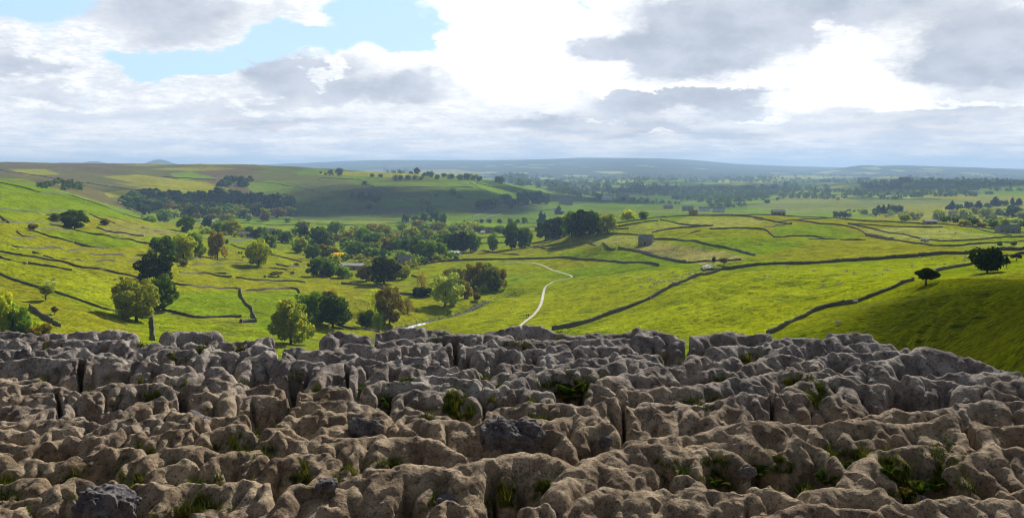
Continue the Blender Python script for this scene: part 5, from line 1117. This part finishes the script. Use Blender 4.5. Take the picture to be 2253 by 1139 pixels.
# caravan by the wall
P_ = cast(2034, 532, 300, 1200); s = P_.y / F; rt = D.objects.new('caravan', None); COL.objects.link(rt); rt.location = P_; rt.rotation_euler = (0, 0, R(-6)); rt['label'] = 'long white caravan parked against the wall below the hay field'; rt['category'] = 'caravan'
w = 18 * s; bm = bmesh.new(); bx(bm, -w / 2, -1.1, .5, w / 2, 1.1, 2.7); bmesh.ops.bevel(bm, geom=bm.edges[:], offset=.25, segments=2); part(bm, 'body', M_PALE, rt)
for k in range(3): bm = bmesh.new(); x = -w / 2 + w * (k + .5) / 3; bx(bm, x - .6, -1.13, 1.5, x + .6, -1.0, 2.2); part(bm, 'window', M_DARK, rt)
for sg in (-1, 1):
    bm = bmesh.new(); bmesh.ops.create_cone(bm, cap_ends=True, segments=14, radius1=.34, radius2=.34, depth=.2, matrix=Matrix.Translation((w * .08, sg * .95, .34)) @ Matrix.Rotation(math.pi / 2, 4, 'X')); part(bm, 'wheel', M_DARK, rt)
# pale scar with tipped stone in the sheep pen
P_ = cast(1564, 591, 250, 900); s = P_.y / F; bm = bmesh.new(); r = random.Random(8)
for i in range(60):
    x, y = P_.x + r.gauss(0, 5 * s), P_.y + r.uniform(1, 18); q = r.uniform(.3, .9); bmesh.ops.create_icosphere(bm, subdivisions=1, radius=q, matrix=Matrix.Translation((x, y, ground(x, y) + .15)) @ Matrix.Diagonal((1, r.uniform(.6, 1.2), .6, 1)))
me = D.meshes.new('rubble_heap'); bm.to_mesh(me); bm.free(); me.materials.append(M_WHITE); link('rubble_heap', me, kind='stuff', label='pale tipped rubble inside the sheep pen')
# ------------------------------------------------------------ sheep and cattle
def skin_mesh(name, pts, edges, rad, mats, sub=1):
    me = D.meshes.new(name); me.from_pydata(pts, edges, []); o = D.objects.new(name, me); COL.objects.link(o)
    md = o.modifiers.new('s', 'SKIN'); md.use_smooth_shade = True
    for v, q in zip(me.skin_vertices[0].data, rad): v.radius = (q, q) if not isinstance(q, tuple) else q
    me.skin_vertices[0].data[0].use_root = True
    if sub: o.modifiers.new('b', 'SUBSURF').levels = sub
    dg = bpy.context.evaluated_depsgraph_get(); m2 = D.meshes.new_from_object(o.evaluated_get(dg)); m2.name = name; D.objects.remove(o); m2.materials.clear()
    for m_ in mats: m2.materials.append(m_)
    return m2
wool, g, b = material('fleece', 1, 0); b.inputs['Base Color'].default_value = (.72, .69, .60, 1)
hide, g, b = material('dark_hide', .8, .2); b.inputs['Base Color'].default_value = (.03, .025, .02, 1)
pts = [(0,0,.68),(-.35,0,.68),(.35,0,.7),(.52,0,.72),(.66,0,.55),(.78,0,.40),(.86,0,.34),(.32,.13,.45),(.32,.13,.03),(.32,-.13,.45),(.36,-.13,.03),(-.34,.13,.48),(-.38,.13,.24),(-.34,.13,.03),(-.34,-.13,.48),(-.40,-.13,.24),(-.36,-.13,.03),(-.5,0,.7),(-.56,0,.5)]
ed = [(0,1),(0,2),(2,3),(3,4),(4,5),(5,6),(2,7),(7,8),(2,9),(9,10),(1,11),(11,12),(12,13),(1,14),(14,15),(15,16),(1,17),(17,18)]
rad = [.29,.26,.26,.16,.11,.09,.05,.09,.035,.09,.035,.11,.06,.035,.11,.06,.035,.1,.04]
sheep_me = skin_mesh('sheep', pts, ed, rad, [wool])
def beast(px, py, me, name, label, cat, group, sc=1.3, ymin=100, ymax=2500):
    P_ = cast(px, py, ymin, ymax); o = link(name, me, label=label, cat=cat, group=group, loc=P_); o.rotation_euler = (0, 0, wr.choice([0, math.pi]) + wr.uniform(-.8, .8)); o.scale = (sc,) * 3
S1 = 'white sheep grazing in the pasture between the footpath and the great wall'; S2 = 'white sheep grazing between the two dark walls on the right slope'; S3 = 'white sheep grazing on the open left slope'; S4 = 'tiny white sheep in the pale walled fields of the right hill'
for x, y in [(10,650),(20,688),(60,660),(70,650),(95,672),(115,663),(140,660),(165,660),(180,655),(200,650),(230,640),(250,628),(262,640),(285,632),(300,612),(190,668),(215,655),(88,675),(68,690),(130,668),(270,620),(120,625),(185,618)]: beast(1400 + x * .439, 330 + y * .439, sheep_me, 'sheep', S1, 'sheep', 'sheep by the footpath')
for x, y in [(760,590),(892,612),(1055,612),(1090,622),(1200,635),(1235,627),(1245,606),(1257,607),(1018,678),(936,680),(645,640),(668,637),(1380,582),(1383,590),(1420,545),(1645,535),(1648,545),(1655,540),(1595,550),(1645,560),(1480,550),(1545,577),(1500,602)]: beast(1400 + x * .439, 330 + y * .439, sheep_me, 'sheep', S2, 'sheep', 'sheep between the dark walls')
for x, y in [(148,636),(645,724),(302,722),(265,745),(302,750),(1272,688),(1425,843),(1640,694),(1660,695),(700,760),(8,240),(14,262),(10,275)]: beast(x * .3952, 330 + y * .3952, sheep_me, 'sheep', S3, 'sheep', 'sheep on the left slope')
for x, y in [(700,372),(1300,360),(1520,410),(1600,420),(1680,405)]: beast(1400 + x * .439, 330 + y * .439, sheep_me, 'sheep', S4, 'sheep', 'sheep in the fields of the right hill')
for x, y in [(1100,768),(1008,877)]: beast(1400 + x * .439, 330 + y * .439, sheep_me, 'sheep', 'white sheep alone on the shaded near slope, %s the dark wall' % ('beside' if x > 1050 else 'below'), 'sheep', None)
cow_me = sheep_me.copy(); cow_me.materials.clear(); cow_me.materials.append(hide)
for x, y in [(1330,577),(1345,578),(1355,603),(1625,692),(1632,690),(1475,712)]: beast(x * .3952, 330 + y * .3952, cow_me, 'cow', 'dark cow standing in the meadow before the village', 'cow', 'dark cattle', sc=1.9)
# ------------------------------------------------------------ the two walkers
coat, g, b = material('dark_coat', .9, .1); b.inputs['Base Color'].default_value = (.03, .03, .04, 1); skinm, g, b = material('skin', .6, .3); b.inputs['Base Color'].default_value = (.5, .32, .24, 1)
trs, g, b = material('dark_trousers', .9, .1); b.inputs['Base Color'].default_value = (.04, .04, .05, 1)
def walker(px, py, label, ph, hz):
    P_ = cast(px, py, 200, 900); k = .28 * ph; a = ph * .3
    pts = [(0,0,.95),(0,0,1.15),(0,0,1.42),(0,0,1.52),(0,.02,1.60),(0,.03,1.72),(.1,0,.9),(.11,.12*ph,.5),(.11,-.02+.22*ph,.07),(.11,.14+.22*ph,.04),(-.1,0,.9),(-.11,-.02,.5),(-.11,-.30*ph,.09),(-.11,-.16*ph,.04),(.19,0,1.42),(.26,-.06*ph,1.15),(.27,.08-.2*ph,.92),(.27,.1-.2*ph,.82),(-.19,0,1.42),(-.26,.04,1.15),(-.27,.2*ph,.95),(-.27,.24*ph,.86)]
    ed = [(0,1),(1,2),(2,3),(3,4),(4,5),(0,6),(6,7),(7,8),(8,9),(0,10),(10,11),(11,12),(12,13),(2,14),(14,15),(15,16),(16,17),(2,18),(18,19),(19,20),(20,21)]
    rad = [.15,.15,.16,.06,.09,.08,.1,.065,.045,.04,.1,.065,.045,.04,.075,.05,.035,.03,.075,.05,.035,.03]
    me = skin_mesh('person', pts, ed, rad, [coat, skinm, trs])
    for p in me.polygons: z = p.center.z; p.material_index = 1 if z > 1.53 or (z < .9 and abs(p.center.x) > .22) else (2 if z < .92 else 0)
    o = link('person', me, label=label, cat='person', loc=P_ + Vector((0, 0, .12))); o.rotation_euler = (0, 0, R(hz))
    bm = bmesh.new(); bmesh.ops.create_uvsphere(bm, u_segments=10, v_segments=6, radius=.105, matrix=Matrix.Translation((0, .0, 1.69)) @ Matrix.Diagonal((1, 1.05, 1, 1))); part(bm, 'hair', hide, o)
    bm = bmesh.new(); bx(bm, -.15, -.34, 1.08, .15, -.13, 1.5); bmesh.ops.bevel(bm, geom=bm.edges[:], offset=.05, segments=2); part(bm, 'rucksack', hide, o)
walker(1159.2, 698.5, 'left walker in dark clothes on the pale footpath', 1, -30); walker(1163.2, 698, 'right walker in dark clothes on the pale footpath', -1, -30)
# ------------------------------------------------------------ loose boulders on the pavement
bmat, g, b = material('boulder_limestone', .9, .15); geo = g.n.new('ShaderNodeNewGeometry').outputs['Position']
l1, l3, l4 = g.noise(geo, 5, 5, .7), g.noise(geo, 30, 5, .75), g.noise(geo, 80, 3, .7)
c = g.mix(g.ramp(l1, .3, .7), (.08, .07, .075), (.28, .26, .255)); c = g.mix(g.ramp(l3, .56, .66, 0, .7), c, (.36, .33, .35)); c = g.mix(g.ramp(l3, .44, .36, 0, .8), c, (.02, .018, .02)); c = g.mix(g.ramp(l4, .6, .7, 0, .4), c, (.4, .37, .38))
g.l.new(c, b.inputs['Base Color']); bump(g, b, g.m('ADD', l3, g.m('MULTIPLY', l1, 1.4)), 1, .05)
def boulder(px, py, w, h, label, seed, tilt=0, flat=1., jag=.12):
    x, y = on_top(px, py, -.35); s = y / F * 1.05; z = pav_z(x, y); z = max(z, CZ - EYE + RISE * y - .32); W_, H_ = w * s / 2, h * s
    bm = bmesh.new(); bmesh.ops.create_icosphere(bm, subdivisions=6, radius=1); P_ = np.array([v.co[:] for v in bm.verts])
    n = fbm(P_[:, 0] * 1.3 + seed, P_[:, 1] * 1.3 + P_[:, 2] * 1.1, 3, seed) * .55 + fbm(P_[:, 0] * 5 + P_[:, 2] * 3, P_[:, 1] * 5 - P_[:, 2] * 4, 4, seed + 1) * jag * 1.6
    n -= np.abs(fbm(P_[:, 0] * 3 + P_[:, 2], P_[:, 1] * 3 + P_[:, 2] * 2, 3, seed + 2)) * jag * 2
    P_ = P_ * (1 + n[:, None]); P_ = np.sign(P_) * np.abs(P_) ** .85
    for v, p in zip(bm.verts, P_): v.co = (p[0] * W_, p[1] * W_ * .75 * flat, p[2] * H_ * .62 + H_ * .4)
    me = D.meshes.new('boulder'); bm.to_mesh(me); bm.free(); me.polygons.foreach_set('use_smooth', [True] * len(me.polygons)); me.materials.append(bmat)
    o = link('boulder', me, label=label, cat='boulder', loc=(x, y, z)); o.rotation_euler = (0, R(tilt), R(seed * 37 % 50 - 25))
boulder(1124, 1006, 132, 66, 'dark pitted boulder sitting in the middle of the pavement', 3, jag=.2)
boulder(232, 1168, 138, 80, 'grey angular boulder at the lower left edge of the picture', 5, 8)
boulder(808, 990, 74, 34, 'upright rounded slab leaning left of the dark pitted boulder', 7, flat=.5, jag=.05)
boulder(432, 950, 64, 30, 'two-faced tilted grey block on the left of the pavement', 11, 18, jag=.06)
boulder(50, 828, 30, 24, 'small pointed stone standing near the left edge', 13, 20)
boulder(1642, 1082, 40, 24, 'small dark stone among ferns at lower right', 17)
boulder(2021, 1119, 32, 24, 'small round dark stone at the lower right front', 19)
boulder(1330, 1012, 26, 22, 'small knobbly stone right of the dark pitted boulder', 23)
boulder(985, 1139, 62, 40, 'pale knobbly stone at the bottom centre edge', 29, jag=.08)
boulder(722, 1139, 50, 22, 'flat pale stone at the bottom edge, left of centre', 31, jag=.08)
# ------------------------------------------------------------ ferns and leafy tufts in the joints
fm = D.materials.new('fern_green'); fm.use_nodes = True; t = fm.node_tree; t.nodes.clear(); g = NG(t); oi = g.n.new('ShaderNodeObjectInfo').outputs['Random']; geo = g.n.new('ShaderNodeNewGeometry').outputs['Position']
c = g.mix(g.ramp(g.noise(geo, 6, 3), .4, .65), (.022, .050, .008), (.085, .10, .016)); c = g.mix(g.ramp(oi, .75, .8), c, (.10, .075, .02))
df = g.n.new('ShaderNodeBsdfDiffuse'); tl = g.n.new('ShaderNodeBsdfTranslucent'); mx = g.n.new('ShaderNodeMixShader'); oo = g.n.new('ShaderNodeOutputMaterial'); mx.inputs[0].default_value = .4
g.l.new(c, df.inputs[0]); g.l.new(g.vm('MULTIPLY', c, (1.3, 1.4, .6)), tl.inputs[0]); g.l.new(df.outputs[0], mx.inputs[1]); g.l.new(tl.outputs[0], mx.inputs[2]); g.l.new(mx.outputs[0], oo.inputs[0])
def frond_np(L, curl, nleaf=22):
    V, Fc = [], []
    def at(t): return np.array((L * (t - .25 * t * t) * .8, 0, L * (curl * t - 1.05 * curl * t * t * .8)))
    for i in range(nleaf):
        t = (i + .5) / nleaf; p = at(t); d = at(min(t + .02, 1)) - at(t - .02); d /= np.linalg.norm(d)
        for s in (-1, 1):
            ll = L * .30 * math.sin(math.pi * (.12 + .88 * t)) ** .8 * (1 - .25 * t); e = p + np.array((d[0] * ll * .35, s * ll, -.12 * ll + d[2] * ll * .3)); w = L * .024
            k = len(V); V += [p - d * w, e * .45 + p * .55 - d * w * 1.1, e, e * .45 + p * .55 + d * w * 1.1]; Fc.append((k, k + 1, k + 2, k + 3))
    for i in range(6):
        a, c2 = at(i / 6), at((i + 1) / 6); k = len(V); o = np.array((0, L * .008, 0)); V += [a - o, c2 - o, c2 + o, a + o]; Fc.append((k, k + 1, k + 2, k + 3))
    return np.array(V), np.array(Fc)
FR = [mesh_np('frond', *frond_np(1, q), [fm]) for q in (.75, 1.1, 1.5)]
def leafy(seed, n=90):
    r = np.random.default_rng(seed); C_ = r.standard_normal((n, 3)) * (.4, .4, .35) + (0, 0, .55); C_[:, 2] = np.abs(C_[:, 2]); nr_ = r.standard_normal((n, 3)); nr_ /= np.linalg.norm(nr_, axis=1)[:, None]
    t1 = np.cross(nr_, (0, .2, 1)); t1 /= np.linalg.norm(t1, axis=1)[:, None]; t2 = np.cross(nr_, t1); s = r.uniform(.05, .11, n)[:, None]
    V = np.stack([C_ - t1 * s, C_ - t2 * s * .6, C_ + t1 * s, C_ + t2 * s * .6], 1).reshape(-1, 3); Fc = [tuple(range(i * 4, i * 4 + 4)) for i in range(n)]; V = [q for q in V]
    for i in range(0, n, 4):
        k = len(V); V += [np.array((-.01, 0, 0)), np.array((.01, 0, 0)), C_[i] + (.008, 0, 0), C_[i] - (.008, 0, 0)]; Fc.append((k, k + 1, k + 2, k + 3))
    return mesh_np('leafy_plant', np.array(V), np.array(Fc), [fm])
LF = [leafy(3), leafy(4)]
fr = random.Random(12)
def spot(px, py, h=-.3):
    x, y = on_top(px, py, h); b_ = None
    for dx in (-.12, -.06, 0, .06, .12):
        for dy in (-.12, -.06, 0, .06, .12):
            z = pav_z(x + dx, y + dy)
            if b_ is None or z < b_[2]: b_ = (x + dx, y + dy, z)
    return Vector(b_)
def fern(px, py, size, label, n=9, group='ferns in the joints of the pavement'):
    q = spot(px, py); L = size * 1.3 * q.y / F; q.z = max(q.z, CZ - EYE + RISE * q.y - .28)
    rt = D.objects.new('fern', None); COL.objects.link(rt); rt.location = q; rt['label'] = label; rt['category'] = 'fern'; rt['group'] = group
    for i in range(n):
        o = link('frond', fr.choice(FR), parent=rt); s = L * fr.uniform(.6, 1.1); o.scale = (s, s, s); o.rotation_euler = (fr.uniform(-.2, .2), -fr.uniform(.0, .5), i * 6.283 / n + fr.uniform(-.3, .3))
def tuft(px, py, size, label):
    q = spot(px, py); L = size * q.y / F; q.z = max(q.z, CZ - EYE + RISE * q.y - .25); o = link('leafy_plant', fr.choice(LF), label=label, cat='plant', group='leafy plants in the joints of the pavement', loc=q); o.scale = (L, L, L); o.rotation_euler = (0, 0, fr.uniform(0, 6.28))
for px, py, s, l in [(828,885,46,'tall upright fern in the dark hollow left of centre'),(856,895,44,'spreading fern right of the tall upright fern'),(1258,868,50,'bushy fern in the hollow right of centre'),(1284,866,46,'fern crowding the right of the bushy fern'),
 (1240,878,40,'lower left fern of the hollow right of centre'),(1575,1075,44,'fern under the great slab, first from the left'),(1690,1066,40,'fern under the great slab, second from the left'),(1830,1062,44,'fern under the great slab, third from the left'),(1880,1060,40,'fern under the great slab, fourth from the left'),
 (1930,1070,44,'fern under the great slab, fifth from the left'),(2000,1085,50,'fern in the black cleft at lower right'),(2060,1075,48,'fern on the right side of the black cleft'),(1965,1092,40,'fern low in front of the black cleft'),(900,880,30,'small fern before the fluted middle blocks')]: fern(px, py, s, l)
for px, py, s, l in [(1062,866,34,'leafy plant in the hollow between the two fern groups'),(1088,872,26,'smaller leafy plant right of the middle hollow'),(1466,802,22,'leafy tuft left of the mossy ledge on the right'),(1428,812,18,'leafy tuft below the brink gap'),(2050,1040,50,'tall leafy weed in the black cleft at right'),
 (1245,756,26,'mossy tuft near the brink, centre'),(1190,785,22,'green tuft on the middle far blocks'),(1520,830,22,'brown green tuft right of the brink gap'),(1780,880,24,'golden tuft by the fan-shaped blocks'),(1795,892,22,'green weed by the fan-shaped blocks'),
 (712,925,20,'small plant left of the hollow with ferns'),(540,865,20,'tiny tuft on the left blocks'),(670,840,24,'ragged tuft by the deep shaft at left'),(905,835,22,'bright little plant among the far blocks'),(960,832,20,'second bright little plant among the far blocks')]: tuft(px, py, s, l)
# grass and moss growing on the floors of the joints
gmt = D.materials.new('joint_grass'); gmt.use_nodes = True; t = gmt.node_tree; t.nodes.clear(); g = NG(t); geo = g.n.new('ShaderNodeNewGeometry').outputs['Position']
c = g.mix(g.ramp(g.noise(geo, 4, 4), .35, .65), (.035, .055, .008), (.15, .15, .02)); df = g.n.new('ShaderNodeBsdfDiffuse'); tl = g.n.new('ShaderNodeBsdfTranslucent'); mx = g.n.new('ShaderNodeMixShader'); oo = g.n.new('ShaderNodeOutputMaterial'); mx.inputs[0].default_value = .35
g.l.new(c, df.inputs[0]); g.l.new(c, tl.inputs[0]); g.l.new(df.outputs[0], mx.inputs[1]); g.l.new(tl.outputs[0], mx.inputs[2]); g.l.new(mx.outputs[0], oo.inputs[0])
r = np.random.default_rng(4); pm = moss * (slope_ < 1.8) * (PY2 > pY[0] + .1) * (PY2 < rimY - .3) * (np.abs(PX2 / PY2) < .62)
ar = np.abs(np.gradient(PY2, axis=0) * np.gradient(PX2, axis=1)); wgt = np.clip(pm - .35, 0, 1) * ar; wgt = wgt.reshape(-1); n = 60000
ids = r.choice(len(wgt), n, p=wgt / wgt.sum()); bx_, by_, bz_ = PX2.reshape(-1)[ids], PY2.reshape(-1)[ids], PZ.reshape(-1)[ids]
hh = r.uniform(.03, .10, n) * (1 + 1.5 * (r.random(n) > .93)); a = r.uniform(0, 6.28, n); w = r.uniform(.004, .009, n); lx, ly = r.normal(0, .4, n) * hh, r.normal(0, .4, n) * hh
V = np.stack([np.stack([bx_ - np.cos(a) * w, by_ - np.sin(a) * w, bz_ - .01], 1), np.stack([bx_ + np.cos(a) * w, by_ + np.sin(a) * w, bz_ - .01], 1), np.stack([bx_ + lx, by_ + ly, bz_ + hh], 1)], 1).reshape(-1, 3)
link('joint_grass', mesh_np('joint_grass', V, np.arange(n * 3).reshape(-1, 3), [gmt]), kind='stuff', label='short grass and moss in the joints between the blocks')
# ------------------------------------------------------------ unseen clouds added above the frame to shade the land
def shade_cloud(px, Y, rx, ry, label, alt=1300):
    """a cloud placed so that its shade is centred on the ground at heading px, distance Y"""
    x0 = (px - CX) / F * Y; k = (alt + 60) / math.tan(SUN_EL)
    cx, cy = x0 + math.sin(SUN_AZ) * k, Y + math.cos(SUN_AZ) * k
    r = random.Random(int(px * 7 + Y)); bm = bmesh.new()
    for i in range(9):
        a = r.uniform(0, 6.28); q = math.sqrt(r.random()) * .8; s = r.uniform(.35, .6) * (1.1 - .4 * q)
        v = bmesh.ops.create_icosphere(bm, subdivisions=3, radius=1)['verts']
        for w in v:
            n = 1 + .16 * math.sin(w.co.x * 5 + i) * math.sin(w.co.y * 6 + i * 2) + .1 * math.sin(w.co.z * 9 + w.co.x * 7)
            w.co = Vector((w.co.x * rx * s * n + math.cos(a) * rx * q * .8, w.co.y * ry * s * n + math.sin(a) * ry * q * .8, max(w.co.z, -.35) * 110 * n + 40))
    me = D.meshes.new('shade_cloud'); bm.to_mesh(me); bm.free(); me.polygons.foreach_set('use_smooth', [True] * len(me.polygons)); me.materials.append(cloudm)
    link('shade_cloud', me, kind='structure', loc=(cx, cy, CZ + alt))
cloudm = D.materials.new('shade_cloud_veil'); cloudm.use_nodes = True; t = cloudm.node_tree; t.nodes.clear(); g = NG(t); geo = g.n.new('ShaderNodeNewGeometry').outputs['Position']
df = g.n.new('ShaderNodeBsdfDiffuse'); df.inputs[0].default_value = (.95, .95, .97, 1); tp = g.n.new('ShaderNodeBsdfTransparent'); mx = g.n.new('ShaderNodeMixShader'); oo = g.n.new('ShaderNodeOutputMaterial')
g.l.new(g.ramp(g.noise(geo, .006, 3, .6), .35, .62, .02, .24), mx.inputs[0]); g.l.new(tp.outputs[0], mx.inputs[1]); g.l.new(df.outputs[0], mx.inputs[2]); g.l.new(mx.outputs[0], oo.inputs[0])
for _i, (_p, _y, _rx, _ry, _a) in enumerate([(620, 2150, 330, 200, 1300), (880, 2350, 380, 330, 1350), (1110, 2500, 230, 300, 1300), (1300, 3200, 420, 450, 1400), (1560, 4600, 800, 600, 1600), (1400, 1900, 150, 180, 1250), (2080, 3900, 700, 380, 1600), (2400, 180, 62, 100, 1000), (2440, 160, 62, 90, 1250), (2360, 170, 52, 80, 1500), (2420, 200, 60, 80, 1750)]):  # last entries overlap only to darken the near right slope
    shade_cloud(_p, _y, _rx, _ry, '', _a + 1900)
# ------------------------------------------------------------ air
x0, x1, y0, y1, z0, z1 = -24000, 24000, -60, 27000, CZ - 900, max(float(ZZ.max()), CZ) + 12
zlo = float(ZZ.min()) - 1
me = D.meshes.new('haze'); z0 = zlo
me.from_pydata([(x0,y0,z0),(x1,y0,z0),(x1,y1,z0),(x0,y1,z0),(x0,y0,z1),(x1,y0,z1),(x1,y1,z1),(x0,y1,z1)], [], [(0,3,2,1),(4,5,6,7),(0,1,5,4),(1,2,6,5),(2,3,7,6),(3,0,4,7)])
hm = D.materials.new('air'); hm.use_nodes = True; t = hm.node_tree; t.nodes.clear(); oo = t.nodes.new('ShaderNodeOutputMaterial')
pv = t.nodes.new('ShaderNodeVolumePrincipled'); pv.inputs['Density'].default_value = 7.5e-5; pv.inputs['Color'].default_value = (.46, .69, 1, 1); pv.inputs['Anisotropy'].default_value = .15
t.links.new(pv.outputs[0], oo.inputs['Volume']); me.materials.append(hm)
link('haze', me, kind='stuff')
